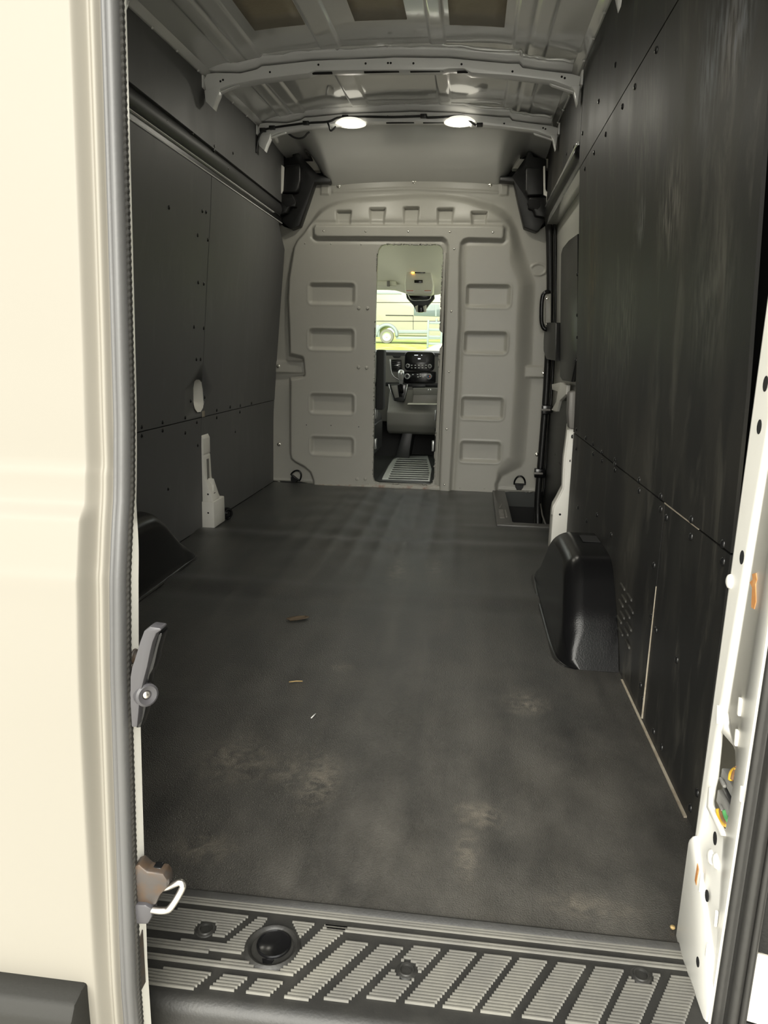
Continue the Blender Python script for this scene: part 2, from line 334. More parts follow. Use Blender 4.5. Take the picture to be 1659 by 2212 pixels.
def lathe_mesh(name, prof, seg=20):
    """profile (r, h) revolved about +z of the mesh"""
    bm = bmesh.new(); rings = []
    for r, h in prof:
        if r < 1e-6: rings.append([bm.verts.new((0, 0, h))])
        else: rings.append([bm.verts.new((r * math.cos(2 * math.pi * k / seg), r * math.sin(2 * math.pi * k / seg), h)) for k in range(seg)])
    for a, b in zip(rings, rings[1:]):
        for k in range(seg):
            k2 = (k + 1) % seg
            if len(a) == 1 and len(b) == 1: continue
            if len(a) == 1: bm.faces.new((a[0], b[k], b[k2]))
            elif len(b) == 1: bm.faces.new((a[k], a[k2], b[0]))
            else: bm.faces.new((a[k], a[k2], b[k2], b[k]))
    bmesh.ops.recalc_face_normals(bm, faces=bm.faces[:])
    me = bpy.data.meshes.new(name); bm.to_mesh(me); bm.free()
    for p in me.polygons: p.use_smooth = True
    try: me.set_sharp_from_angle(angle=math.radians(45))
    except Exception: pass
    return me
def place(name, me, loc, normal, m, parent=None, scale=1.0):
    if len(me.materials) == 0 or me.materials[0] != m:
        if len(me.materials) == 0: me.materials.append(m)
        else:
            me = me.copy(); me.materials.clear(); me.materials.append(m)
    o = bpy.data.objects.new(name, me); COL.objects.link(o)
    o.rotation_mode = 'QUATERNION'
    o.rotation_quaternion = Vector((0, 0, 1)).rotation_difference(Vector(normal)); o.location = loc; o.scale = (scale,) * 3
    if parent is not None:
        o.parent = parent; o.matrix_parent_inverse = parent.matrix_basis.inverted()
    return o
def boolean_cut(o, cutter):
    md = o.modifiers.new('cut', 'BOOLEAN'); md.operation = 'DIFFERENCE'; md.object = cutter; md.solver = 'EXACT'
    bpy.context.view_layer.update()
    dg = bpy.context.evaluated_depsgraph_get()
    me = bpy.data.meshes.new_from_object(o.evaluated_get(dg)); o.modifiers.clear(); o.data = me
    bpy.data.objects.remove(cutter)
    return o
def sheet(name, rows, m, parent=None, smooth=True, thick=0.0, flip=False):
    """surface from a 2-D grid of points"""
    nr, nc = len(rows), len(rows[0]); vs = [tuple(p) for r in rows for p in r]
    fs = [(i * nc + j, i * nc + j + 1, (i + 1) * nc + j + 1, (i + 1) * nc + j) for i in range(nr - 1) for j in range(nc - 1)]
    if flip: fs = [f[::-1] for f in fs]
    me = bpy.data.meshes.new(name); me.from_pydata([tuple(map(float, v)) for v in vs], [], fs); me.update()
    o = link(name, me, m, parent, smooth)
    if thick:
        md = o.modifiers.new('thick', 'SOLIDIFY'); md.thickness = thick; md.offset = -1
    return o
SCREW = lathe_mesh('screw', [(0, 0.0042), (0.004, 0.0040), (0.0072, 0.0026), (0.0085, 0.0), (0.0085, -0.002)], 12)
BOLT = lathe_mesh('bolt', [(0, 0.0045), (0.0022, 0.004), (0.0024, 0.0062), (0.0055, 0.0058), (0.0075, 0.003), (0.011, 0.0022), (0.012, 0.0), (0.012, -0.003)], 14)
RIVET = lathe_mesh('rivet', [(0, 0.0035), (0.0035, 0.0032), (0.006, 0.0015), (0.007, 0.0), (0.007, -0.002)], 12)
DISC = lathe_mesh('disc', [(0, 0.0006), (0.0095, 0.0006), (0.010, 0.0), (0.010, -0.001)], 16)

# signed distance to polygon, vectorised (negative inside)
def sdpoly(X, Y, poly):
    poly = np.array(poly, float); d = np.full(X.shape, 1e9); inside = np.zeros(X.shape, bool); n = len(poly)
    for i in range(n):
        ax, ay = poly[i]; bx, by = poly[(i + 1) % n]; ex, ey = bx - ax, by - ay
        L2 = ex * ex + ey * ey
        if L2 < 1e-12: continue
        t = np.clip(((X - ax) * ex + (Y - ay) * ey) / L2, 0, 1)
        d = np.minimum(d, (X - ax - t * ex) ** 2 + (Y - ay - t * ey) ** 2)
        c = ((ay > Y) != (by > Y)) & (X < (bx - ax) * (Y - ay) / (by - ay + 1e-15) + ax)
        inside ^= c
    d = np.sqrt(d); return np.where(inside, -d, d)
def sst(a, b, x):
    t = np.clip((x - a) / (b - a), 0, 1); return t * t * (3 - 2 * t)

# ------------------------------------------------------------------ wall section (tumblehome)
PL = [(0, -0.845), (0.43, -0.838), (0.78, -0.812), (1.17, -0.778), (1.44, -0.752), (1.60, -0.742), (1.94, -0.735)]
PR = [(0, 0.850), (0.55, 0.846), (0.80, 0.838), (1.33, 0.806), (1.60, 0.788), (1.94, 0.783)]
def xl(z): return float(np.interp(z, *zip(*PL)))
def xr(z): return float(np.interp(z, *zip(*PR)))
def onwall(px, py, f, x0):
    """pixel -> point on a wall whose x depends on z"""
    x = x0
    for _ in range(12):
        y, z = ux(px, py, x); x = f(z)
    return (x, y, z)
def wall_panel(name, f, side, y0, y1, z0, z1, m, parent, round_front_top=0.0, zs=None):
    """plywood sheet following the wall section, 6 mm thick, bevel-less eased edges"""
    zz = sorted(set([z0, z1] + [z for z in np.linspace(z0, z1, 9)]))
    yy = list(np.linspace(y0, y1, 10))
    nI, nO = [], []
    bm = bmesh.new(); grid = []
    for i, z in enumerate(zz):
        row = []
        for j, y in enumerate(yy):
            yv = y
            if round_front_top and z > z1 - round_front_top:
                r = round_front_top; dz = z - (z1 - r); lim = y1 - r + math.sqrt(max(r * r - dz * dz, 0))
                yv = y0 + (lim - y0) * (y - y0) / (y1 - y0)
            row.append(bm.verts.new((f(z), yv, z)))
        grid.append(row)
    for i in range(len(zz) - 1):
        for j in range(len(yy) - 1):
            bm.faces.new((grid[i][j], grid[i][j + 1], grid[i + 1][j + 1], grid[i + 1][j]))
    r = bmesh.ops.extrude_face_region(bm, geom=bm.faces[:])
    for v in r['geom']:
        if isinstance(v, bmesh.types.BMVert): v.co.x += side * 0.006
    return from_bm(name, bm, m, parent, 40)
def screws_at(px_list, f, x0, nrm, parent, me=SCREW, m=None, name='screw', sc=1.0):
    for px, py in px_list:
        x, y, z = onwall(px, py, f, x0); place(name, me, (x, y, z), nrm, m or M_screw, parent, sc)

# ================================================================== THE SETTING
# ---- floor: one rubber sheet with the corrugations of the steel below showing through
def build_floor():
    xs = np.linspace(-0.845, 0.852, 100); ys = np.linspace(0.088, 3.60, 200)
    X, Y = np.meshgrid(xs, ys)
    ZF = np.zeros_like(X)
    front = sst(1.55, 2.3, Y) * (1 - sst(3.45, 3.6, Y))
    ribs = np.zeros_like(X)
    for cx in (-0.40, -0.29, -0.18, -0.07, 0.04, 0.15, 0.26, 0.37):
        ribs += np.exp(-((X - cx) / 0.022) ** 2)
    ZF += 0.0065 * ribs * front * np.exp(-((X - 0.02) / 0.46) ** 4)
    ZF += 0.0035 * np.sin(X * 9 + 1.3 * np.sin(Y * 4.1)) * np.sin(Y * 23 + 2 * np.sin(X * 7)) * front * np.exp(-((X) / 0.4) ** 2)
    for cy, sl, amp, w in ((2.20, 0.10, 0.010, 0.07), (2.36, 0.05, -0.006, 0.06), (1.57, 0.02, 0.006, 0.06), (1.45, 0.02, -0.004, 0.06), (2.63, 0.0, 0.006, 0.04)):
        f = np.exp(-((Y - cy - sl * np.abs(X)) / w) ** 2)
        if cy > 2.5: f = f * sst(0.25, 0.5, X)
        ZF += amp * f * (0.75 + 0.25 * np.sin(X * 5 + cy * 3))
    ZF += 0.0006 * np.sin(X * 44) * (1 - front) * sst(0.1, 0.3, Y)        # faint lengthwise bars towards the sill
    ZF += 0.0012 * np.exp(-((Y - 0.70 - 0.02 * X) / 0.03) ** 2)
    bm = bmesh.new(); g = [[bm.verts.new((X[i, j], Y[i, j], ZF[i, j])) for j in range(len(xs))] for i in range(len(ys))]
    for i in range(len(ys) - 1):
        for j in range(len(xs) - 1):
            cx = (X[i, j] + X[i, j + 1]) / 2; cy = (Y[i, j] + Y[i + 1, j]) / 2
            if cx > 0.645 and 2.72 < cy: continue
            bm.faces.new((g[i][j], g[i][j + 1], g[i + 1][j + 1], g[i + 1][j]))
    bmesh.ops.delete(bm, geom=[v for v in bm.verts if not v.link_faces], context='VERTS')
    r = bmesh.ops.extrude_face_region(bm, geom=bm.faces[:])
    for v in r['geom']:
        if isinstance(v, bmesh.types.BMVert): v.co.z -= 0.02
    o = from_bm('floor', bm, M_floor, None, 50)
    tag(o, 'black grained rubber sheet covering the cargo floor', 'floor', kind='structure')
build_floor()
o = box('underbody', -0.93, 0.64, -0.04, 5.6, -0.16, -0.075, M_deep, None, 0)
tag(o, 'dark steel underbody below the cargo floor', 'underbody', kind='structure')

# ---- ceiling: painted roof skin with pressed lengthwise ribs
ROOFL, ROOFR, SEAMZ = -0.735, 0.783, 1.945
TILT = 0.036      # the roof climbs towards the cab
def roof_z(x, y):
    c = 0.5 * (ROOFL + ROOFR); h = 0.5 * (ROOFR - ROOFL); t = (x - c) / h
    z = SEAMZ + 0.070 * (1 - np.abs(t) ** 2.6)
    z = z + TILT * (np.minimum(y, 3.05) - 2.25)
    z = z - 0.22 * sst(2.95, 3.80, y) * (1 - sst(0.62, 0.86, np.abs(t))) - 0.02 * sst(3.0, 3.6, y)
    for a, b in ((-0.606, -0.48), (-0.235, -0.155), (0.198, 0.250), (0.51, 0.631)):
        band = sst(a - 0.004, a + 0.003, x) * (1 - sst(b - 0.003, b + 0.004, x))
        z = z - 0.006 * band * (1 - sst(3.0, 3.2, y))
    for a in (-0.548, 0.57):
        z = z + 0.005 * np.exp(-((x - a) / 0.009) ** 2) * (1 - sst(3.0, 3.2, y))
    return z
def build_ceiling():
    xs = np.linspace(ROOFL, ROOFR, 300); ys = np.concatenate([np.linspace(-0.03, 2.9, 24), np.linspace(2.95, 3.78, 28)])
    rows = [[(x, y, float(roof_z(x, y))) for x in xs] for y in ys]
    o = sheet('ceiling', rows, M_grey, None, True, 0.0, True)
    md = o.modifiers.new('t', 'SOLIDIFY'); md.thickness = 0.004; md.offset = 1.0
    tag(o, 'grey painted steel roof skin with pressed lengthwise ribs', 'ceiling', kind='structure')
    # unseen outer cap, added so that no daylight leaks along the seams
    c = prism('roof_leak_cap', [(-0.95, 1.99), (-0.76, 2.02), (-0.62, 2.08), (0.0, 2.10), (0.66, 2.08), (0.81, 2.02), (0.95, 1.99), (0.95, 2.07), (0, 2.16), (-0.95, 2.07)], 'y', -0.05, 3.80, M_white, o, 0)
    for s, x in ((-1, ROOFL), (1, ROOFR)):      # rolled seam between roof and side
        p = prism('seam_flange', [(x - s * 0.040, SEAMZ + 0.016), (x - s * 0.034, SEAMZ + 0.004), (x - s * 0.006, SEAMZ - 0.014), (x + s * 0.016, SEAMZ - 0.014), (x + s * 0.016, SEAMZ + 0.012)], 'y', 0.02, 3.50, M_grey, o, 0.003)
        for v in p.data.vertices: v.co.z += TILT * (v.co.y - 2.25)
        for k in range(14):
            yy = 0.3 + k * 0.21
            place('clip', RIVET, (x - s * 0.008, yy, SEAMZ - 0.016 + TILT * (yy - 2.25)), (-s * 0.5, 0, -0.8), M_grey, o, 0.9)
build_ceiling()

# ---- left wall
WL = tag(empty('wall_left'), 'black plywood lined left side wall of the cargo space', 'wall', kind='structure')
sk = [[(-0.93, y, z) for y in (-0.02, 1.8, 3.75)] for z in (-0.16, 0.9, 2.05)]
sheet('outer_skin', sk, M_deep, WL, False, 0.01)
panels_L = []
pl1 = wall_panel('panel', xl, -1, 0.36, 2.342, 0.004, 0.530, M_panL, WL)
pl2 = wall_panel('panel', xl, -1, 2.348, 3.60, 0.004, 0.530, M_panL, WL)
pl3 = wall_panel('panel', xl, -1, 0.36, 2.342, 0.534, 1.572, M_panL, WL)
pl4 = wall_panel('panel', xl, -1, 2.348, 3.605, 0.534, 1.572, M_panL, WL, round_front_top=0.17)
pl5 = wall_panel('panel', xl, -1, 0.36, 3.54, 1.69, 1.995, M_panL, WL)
# oval cut-out over the joint, white pillar behind it
oc = [(*onwall(px, py, xl, -0.82)[1:],) for px, py in ((420, 824), (424, 820), (433, 820), (438, 826), (440, 840), (440, 868), (437, 880), (432, 888), (425, 889), (420, 882), (418, 868), (417.6, 838))]
for p in (pl3, pl4):
    boolean_cut(p, prism('cutter', oc, 'x', -0.95, -0.70, M_deep))
cy_, cz_ = np.mean([p[0] for p in oc]), np.mean([p[1] for p in oc])
bm = bmesh.new(); rings = []
for sc_, dx in ((1.04, -0.006), (0.86, -0.012), (0.62, -0.030), (0.3, -0.034)):
    rings.append([bm.verts.new((xl(cz_) + dx + 0.004, cy_ + (u - cy_) * sc_, cz_ + (v - cz_) * sc_)) for u, v in oc])
for a, b in zip(rings, rings[1:]):
    for k in range(len(oc)): bm.faces.new((a[k], a[(k + 1) % len(oc)], b[(k + 1) % len(oc)], b[k]))
bm.faces.new(rings[-1])
from_bm('pillar_window', bm, M_pillar, WL, 60)
tx = onwall(439, 894, xl, -0.82); prism('tan_sticker', rect(tx[1] - 0.018, tx[1] + 0.018, tx[2] - 0.014, tx[2] + 0.014), 'x', tx[0] + 0.0002, tx[0] + 0.0012, M_tan, WL, 0)
# drip rail between lower and upper lining: two bright steel lips with a dark channel, then a rounded cover
prism('rail_lip', [(-0.752, 1.576), (-0.743, 1.576), (-0.742, 1.5795), (-0.752, 1.580)], 'y', 0.40, 3.52, M_bow, WL, 0)
prism('rail_channel', [(-0.775, 1.570), (-0.752, 1.570), (-0.752, 1.612), (-0.775, 1.612)], 'y', 0.40, 3.54, M_black, WL, 0)
prism('rail_lip', [(-0.754, 1.606), (-0.743, 1.607), (-0.742, 1.6095), (-0.754, 1.611)], 'y', 0.40, 3.35, M_bow, WL, 0)
cov = [(-0.744, 1.612)] + [(-0.774 + 0.036 * math.cos(a), 1.652 + 0.042 * math.sin(a)) for a in np.linspace(-0.9, 1.1, 12)] + [(-0.744, 1.70), (-0.770, 1.70), (-0.770, 1.612)]
prism('rail_cover', cov, 'y', 0.40, 3.50, mat('rail_cover_vinyl', (0.05, 0.05, 0.05), 0.5, spec=0.3), WL, 0, smooth=60)
screws_at([(437, 456), (445, 458), (427, 508), (449, 518), (428, 610), (440, 613), (419, 706), (440, 709), (424, 776), (433, 776), (412, 866), (442, 858), (492, 364), (365, 448), (462, 325)], xl, -0.80, (1, 0, 0), pl3)
screws_at([(306, 922), (306, 941), (351, 912), (351, 930), (400, 902), (400, 935), (425, 912), (427, 962), (363, 1056)], xl, -0.84, (1, 0, 0), pl1)
screws_at([(468, 886), (468, 902), (497, 879), (519, 876), (518, 890), (543, 871), (508, 932)], xl, -0.84, (1, 0, 0), pl2)
screws_at([(416, 288), (463, 316), (503, 331), (360, 262)], xl, -0.74, (1, 0, 0), pl5, sc=0.8)
# bare white post standing proud of the lining
PO = tag(empty('trim_1', (-0.83, 2.38, 0)), 'white painted body post standing proud of the left lining', 'body post', kind='structure')
prism('post_body', [(-0.87, 0.0), (-0.793, 0.0), (-0.791, 0.135), (-0.800, 0.165), (-0.826, 0.235), (-0.829, 0.345), (-0.832, 0.352), (-0.829, 0.358), (-0.828, 0.43), (-0.838, 0.45), (-0.87, 0.45)], 'y', 2.352, 2.44, M_pillar, PO, 0.005)
prism('post_foot', [(-0.87, 0.0), (-0.786, 0.0), (-0.786, 0.130), (-0.87, 0.130)], 'y', 2.346, 2.50, M_pillar, PO, 0.006)
prism('slot', [(2.375, 0.20), (2.405, 0.20), (2.405, 0.33), (2.385, 0.33)], 'x', -0.84, -0.8245, M_trimgrey, PO, 0)
prism('gusset', [(2.36, 0.13), (2.48, 0.13), (2.46, 0.15), (2.40, 0.235), (2.385, 0.235), (2.40, 0.20)], 'x', -0.84, -0.800, M_pillar, PO, 0.004)
for z in (0.075, 0.165): place('hole', DISC, (-0.815, 2.346 if z < 0.13 else 2.352, z), (0, -1, 0), M_deep, PO, 0.45)
prism('slot_mark', rect(2.39, 2.41, 0.145, 0.165), 'x', -0.801, -0.799, M_deep, PO, 0)

# ---- right wall
WR = tag(empty('wall_right'), 'scuffed black plywood lined right side wall of the cargo space', 'wall', kind='structure')
sk = [[(0.945, y, z) for y in (-0.02, 1.2, 2.30)] for z in (-0.16, 0.9, 2.05)]
sheet('outer_skin', sk, M_deep, WR, False, 0.01)
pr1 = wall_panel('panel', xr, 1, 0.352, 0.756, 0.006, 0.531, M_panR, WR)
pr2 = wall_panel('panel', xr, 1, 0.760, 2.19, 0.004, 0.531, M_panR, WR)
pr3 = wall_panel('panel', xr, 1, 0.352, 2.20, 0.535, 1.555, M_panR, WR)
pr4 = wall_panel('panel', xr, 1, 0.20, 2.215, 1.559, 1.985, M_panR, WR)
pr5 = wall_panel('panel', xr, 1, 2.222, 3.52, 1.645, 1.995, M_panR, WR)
screws_at([(1246, 928), (1266, 946), (1282, 959), (1301, 977), (1329, 993), (1329, 1002), (1381, 1037), (1428, 1072), (1494, 1122), (1562, 1175), (1247, 592), (1247, 680), (1247, 728), (1244, 778)], xr, 0.84, (-1, 0, 0), pr3)
screws_at([(1245, 969), (1282, 980), (1301, 995), (1329, 1015), (1381, 1060), (1236, 943), (1249, 1096), (1290, 1112), (1268, 1125), (1321, 1155), (1428, 1100), (1231, 995), (1384, 1480)], xr, 0.84, (-1, 0, 0), pr2)
screws_at([(1440, 1118), (1493, 1159), (1562, 1213), (1413, 1221), (1408, 1333), (1417, 1361), (1462, 1425), (1412, 1580), (1429, 1614), (1491, 1745), (1506, 1712), (1388, 1510)], xr, 0.845, (-1, 0, 0), pr1)
screws_at([(1418, 108), (1372, 187), (1345, 230), (1294, 219), (1259, 288), (1309, 290), (1284, 330), (1264, 365), (1330, 140)], xr, 0.785, (-1, 0, 0), pr4)
screws_at([(1240, 317), (1224, 333)], xr, 0.785, (-1, 0, 0), pr5, sc=0.8)
for k in range(12):                                   # ventilation louvres stamped in the lining
    r_, c_ = k % 6, k // 6
    yy = 1.075 - c_ * 0.085 - (r_ % 2) * 0.028; zz = 0.232 - r_ * 0.024
    prism('louvre', [(yy - 0.03, zz - 0.003), (yy + 0.03, zz - 0.003), (yy + 0.026, zz + 0.005), (yy - 0.026, zz + 0.005)], 'x', 0.852, 0.8435, M_panR, pr2, 0.003)
prism('edge_strip', [(0.40, 0.001), (0.98, 0.001), (0.98, 0.003), (0.40, 0.005)], 'x', 0.8495, 0.8440, M_tan, WR, 0)
prism('torn_edge', [(0.52, 0.5325), (0.76, 0.5320), (0.76, 0.5345), (0.52, 0.5338)], 'x', 0.8475, 0.8452, M_tan, WR, 0)
prism('torn_edge', [(0.7570, 0.01), (0.7590, 0.01), (0.7585, 0.34), (0.7575, 0.34)], 'x', 0.8505, 0.8462, M_tan, WR, 0)

# ---- white post behind the sliding door opening (right)
PC = tag(empty('trim_2', (0.84, 2.26, 0)), 'white painted door post between right lining and sliding door', 'door post', kind='structure')
cp = [uy(px, py, 2.25) for px, py in ((1228, 928), (1224, 960), (1220, 987), (1218, 1020), (1217, 1054), (1205, 1078), (1196, 1093), (1193, 1110), (1190, 1154))]
prism('post_face', [(x, z) for x, z in cp] + [(cp[-1][0], 0.0), (0.91, 0.0), (0.91, 0.56), (cp[0][0], 0.56)], 'y', 2.235, 2.33, M_pillar, PC, 0.005)
tube('post_bead', [(x - 0.002, 2.24, z) for x, z in cp[:-1]], 0.005, M_pillar, PC, 6)
prism('post_extension', [(0.852, 0.56), (0.92, 0.56), (0.90, 1.62), (0.86, 1.62), (0.862, 1.0)], 'y', 2.232, 2.31, M_pillar, PC, 0.005)
gp = [uy(px, py, 2.24) for px, py in ((1226, 846), (1242, 843), (1244, 880), (1240, 925), (1226, 924), (1224, 890))]
prism('latch_cover', gp, 'y', 2.195, 2.26, M_trimgrey, PC, 0.008)
place('hole', DISC, (0.822, 2.2345, 0.17), (0, -1, 0), M_deep, PC, 0.5)

# ---- partition (wall_front)
YP = D - 0.045
def pp(lst, y=YP): return [uy(a, b, y) for a, b in lst]
FOOT = pp([(960, 412), (900, 411), (825, 415), (760, 419), (729, 425), (705, 435), (688, 449), (671, 476), (654, 502), (640, 517), (632, 534), (627, 565), (621, 601), (619, 649), (622, 720), (623, 770),
           (652, 777), (655, 808), (624, 814), (624, 977), (627, 992), (637, 1001), (656, 1011), (668, 1021), (674, 1037), (674, 1075), (1078, 1085), (1077, 1045), (1086, 1030), (1105, 1021), (1127, 1011), (1136, 996),
           (1141, 941), (1146, 869), (1149, 826), (1151, 800), (1151, 784), (1153, 722), (1156, 661), (1159, 613), (1153, 591), (1141, 560), (1129, 529), (1120, 495), (1108, 465), (1094, 446), (1069, 431), (1020, 420)], D - 0.01)
BAR = pp([(684, 489), (1084, 490), (1088, 494), (1087, 514), (1083, 518), (1012, 516), (1002, 519), (995, 527), (992.5, 560), (991.6, 700), (982, 880), (971, 1070), (950, 1070), (956, 900), (962, 720), (969, 560), (968.5, 532), (965, 521), (957, 514.5), (687, 513), (681, 508), (680.5, 494)])
RECTS = [(667, 611, 767, 658), (667, 709.5, 765, 757), (670, 849.5, 765, 895), (671, 942, 764, 984.5), (1007, 614, 1101, 665), (1002.5, 715.6, 1094, 765), (996, 857, 1086, 907), (994, 952, 1080, 1000)]
SCAL = [(724, 454, 761), (796, 448, 834), (869, 446, 907), (942, 449, 981), (1016, 456, 1054)]
OPEN = pp([(816, 552), (818, 540), (824, 531), (834, 528), (945, 528.5), (952, 532), (957, 540), (957, 560), (956, 581), (951, 714), (956, 720), (957.5, 726), (957.5, 738), (955, 746), (950.7, 753.6), (948.8, 777), (937.5, 1034), (934, 1043), (928, 1047), (818, 1043), (809, 1040), (806, 1031), (811, 740), (813, 640)])
OUTL = pp([(678, 394), (690, 395), (714, 395), (716, 385), (770, 382), (856, 380), (960, 380), (1030, 382), (1076, 385), (1078, 395), (1110, 395), (1114, 420), (1128, 480.5), (1133, 493), (1155, 501), (1168, 495), (1180, 486)], D) + \
       [(0.90, 1.52), (0.90, 0.01)] + pp([(1157, 1063), (1100, 1062), (1070, 1067), (966, 1063), (858, 1059), (780, 1055), (687, 1051), (660, 1043), (648, 1041)], D) + \
       [(-0.90, 0.0), (-0.90, 1.58)] + pp([(600, 478), (614, 490), (630, 495), (648, 488), (654, 476), (664, 447), (673, 411)], D)
def build_partition():
    st = 0.0055
    xs = np.arange(-0.905, 0.905, st); zs = np.arange(-0.03, 1.90, st)
    X, Z = np.meshgrid(xs, zs)
    so = sdpoly(X, Z, OUTL); sp = sdpoly(X, Z, OPEN); mask = np.maximum(so, -sp)
    # snap the ragged border on to the outline
    for _ in range(2):
        e = 1e-4
        gx = (np.maximum(sdpoly(X + e, Z, OUTL), -sdpoly(X + e, Z, OPEN)) - mask) / e
        gz = (np.maximum(sdpoly(X, Z + e, OUTL), -sdpoly(X, Z + e, OPEN)) - mask) / e
        near = np.abs(mask) < st * 0.72
        nX = np.where(near, X - gx * mask, X); nZ = np.where(near, Z - gz * mask, Z)
        X, Z = nX, nZ
        mask = np.maximum(sdpoly(X, Z, OUTL), -sdpoly(X, Z, OPEN))
    sf = sdpoly(X, Z, FOOT)
    w = 0.028 + 0.085 * sst(0.30, 0.55, X) * sst(0.05, 0.25, Z) * (1 - 0.5 * sst(1.35, 1.5, Z)) + 0.03 * sst(1.55, 1.7, Z)
    H = 0.055 * sst(0, 1, -sf / w)
    H += 0.012 * np.sin(np.clip((Z - 1.50) / 0.28, 0, 1) * math.pi) * sst(0, 1, -sf / 0.05) * 0
    # belly of the dome above the bar
    H -= 0.020 * sst(1.60, 1.76, Z) * sst(0, 0.03, -sf)
    sb = sdpoly(X, Z, BAR)
    H += 0.024 * (1 - sst(-0.001, 0.013, sb + 0.004))
    # faint trench round the bar
    H -= 0.007 * np.exp(-((sb - 0.020) / 0.010) ** 2) * (sf < -0.02)
    for a, b, c, d in RECTS:
        (x0, z1), (x1, z0) = uy(a, b, YP), uy(c, d, YP); r = 0.024
        cx, cz, hx, hz = (x0 + x1) / 2, (z0 + z1) / 2, (x1 - x0) / 2, (z1 - z0) / 2
        qx = np.abs(X - cx) - hx + r; qz = np.abs(Z - cz) - hz + r
        s = np.hypot(np.maximum(qx, 0), np.maximum(qz, 0)) + np.minimum(np.maximum(qx, qz), 0) - r
        H -= 0.019 * sst(0.0, 0.022, -s + 0.003)
        H += 0.0022 * np.exp(-((s - 0.004) / 0.006) ** 2)
    for a, b, c in SCAL:
        x0, z1 = uy(a, b, YP); x1, z0 = uy(c, 488, YP)
        t = np.clip((z1 - Z) / (z1 - z0), 0, 1)
        ins = 0.004 + 0.012 * t
        m = sst(0, 0.012, X - x0 - ins * 0.5) * sst(0, 0.012, x1 - ins * 0.5 - X) * sst(0, 0.008, z1 - Z) * sst(0, 0.006, Z - z0)
        H -= m * (0.038 - 0.030 * t)
    # corner blocks, top strip bead, round boss on the right post, side tabs
    zt = np.interp(X, [-0.46, 0.0, 0.53], [1.80, 1.815, 1.79])
    H += 0.008 * np.exp(-((Z - zt - 0.030) / 0.006) ** 2) * (np.abs(X - 0.03) < 0.49) + 0.006 * np.exp(-((Z - zt + 0.028) / 0.007) ** 2) * (np.abs(X - 0.03) < 0.49)
    for (a, b, c, d) in ((692, 398, 713, 422), (1079, 400, 1098, 424)):
        x0, z1 = uy(a, b, D); x1, z0 = uy(c, d, D)
        H += 0.010 * sst(0, 0.008, X - x0) * sst(0, 0.008, x1 - X) * sst(0, 0.008, Z - z0)
    bx_, bz_ = uy(1163, 582, D); rr = np.hypot((X - bx_) / 0.052, (Z - bz_) / 0.038)
    H += 0.007 * np.exp(-((rr - 0.85) / 0.14) ** 2) * (sf > 0)
    for (a, b, c, d) in ((594, 778, 656, 808), (1150, 790, 1180, 818)):
        x0, z1 = uy(a, b, D - 0.02); x1, z0 = uy(c, d, D - 0.02)
        m = sst(0, 0.010, X - x0 + 0.05) * sst(0, 0.010, x1 - X + (0.05 if x0 > 0 else 0)) * sst(0, 0.008, Z - z0) * sst(0, 0.008, z1 - Z)
        H = H * (1 - m) + m * 0.022
    for s in (-1, 1):                                                    # edge flange lip beside the walls
        H += 0.004 * np.exp(-((Z - 0.012) / 0.006) ** 2) * (sf > 0)
    nr, nc = X.shape; idx = -np.ones(X.shape, int); keep = (mask <= 1e-4)
    vs = []
    faces = []
    ok = keep[:-1, :-1] & keep[1:, :-1] & keep[:-1, 1:] & keep[1:, 1:]
    used = np.zeros(X.shape, bool)
    used[:-1, :-1] |= ok; used[1:, :-1] |= ok; used[:-1, 1:] |= ok; used[1:, 1:] |= ok
    idx[used] = np.arange(used.sum())
    V = np.stack([X[used], D - H[used], Z[used]], 1)
    I, J = np.nonzero(ok)
    F = np.stack([idx[I, J], idx[I, J + 1], idx[I + 1, J + 1], idx[I + 1, J]], 1)
    me = bpy.data.meshes.new('moulded_panel'); me.from_pydata(V.tolist(), [], F.tolist()); me.update()
    global WF
    WF = tag(empty('wall_front', (0, D, 0)), 'grey moulded partition with walk-through opening to the cab', 'partition', kind='structure')
    o = link('moulded_panel', me, M_part, WF, True)
    md = o.modifiers.new('t', 'SOLIDIFY'); md.thickness = 0.006; md.offset = -1
    def P3(px, py, h=0.055):
        x, z = uy(px, py, D - h); return (x, D - h, z)
    for p in ((699, 499), (790, 500), (882, 500), (972, 501), (1065, 502), (981, 538), (975, 673), (970, 803), (965, 927), (960, 1047)):
        place('bolt', RIVET, P3(*p, 0.078), (0, -1, 0), M_chrome, WF)
    for p in ((731, 402), (894, 392.5), (1059, 398.6), (601, 791), (1174, 806), (602.5, 960), (1160, 982)):
        h = 0.023 if 780 < p[1] < 810 else 0.004
        place('bolt', BOLT, P3(*p, h), (0, -1, 0), M_chrome, WF, 1.0)
    for p in ((775, 666), (794, 666), (774.6, 793.5), (792, 794.5), (771, 1034.6), (789, 1034.6)):
        place('button_plug', SCREW, P3(*p, 0.055), (0, -1, 0), M_part, WF, 1.35)
    for p in ((659, 526), (715, 527), (780, 528), (993.5, 1054), (1046.6, 1055), (797, 1046)):
        place('rivet', RIVET, P3(*p, 0.055), (0, -1, 0), M_part, WF, 0.8)
    for p in ((662, 918), (715, 919), (775, 922), (815, 549), (967, 545)):
        place('hole', DISC, P3(*p, 0.0555), (0, -1, 0), M_deep, WF, 0.32)
    # rusty foot strip under the opening
    fs = pp([(687, 1046), (780, 1047.5), (815, 1046.5), (930, 1051), (936, 1049), (966, 1052), (966, 1063), (858, 1059), (780, 1055), (687, 1051)], D - 0.057)
    prism('foot_strip', fs, 'y', D - 0.062, D - 0.050, M_rust, WF, 0.0015)
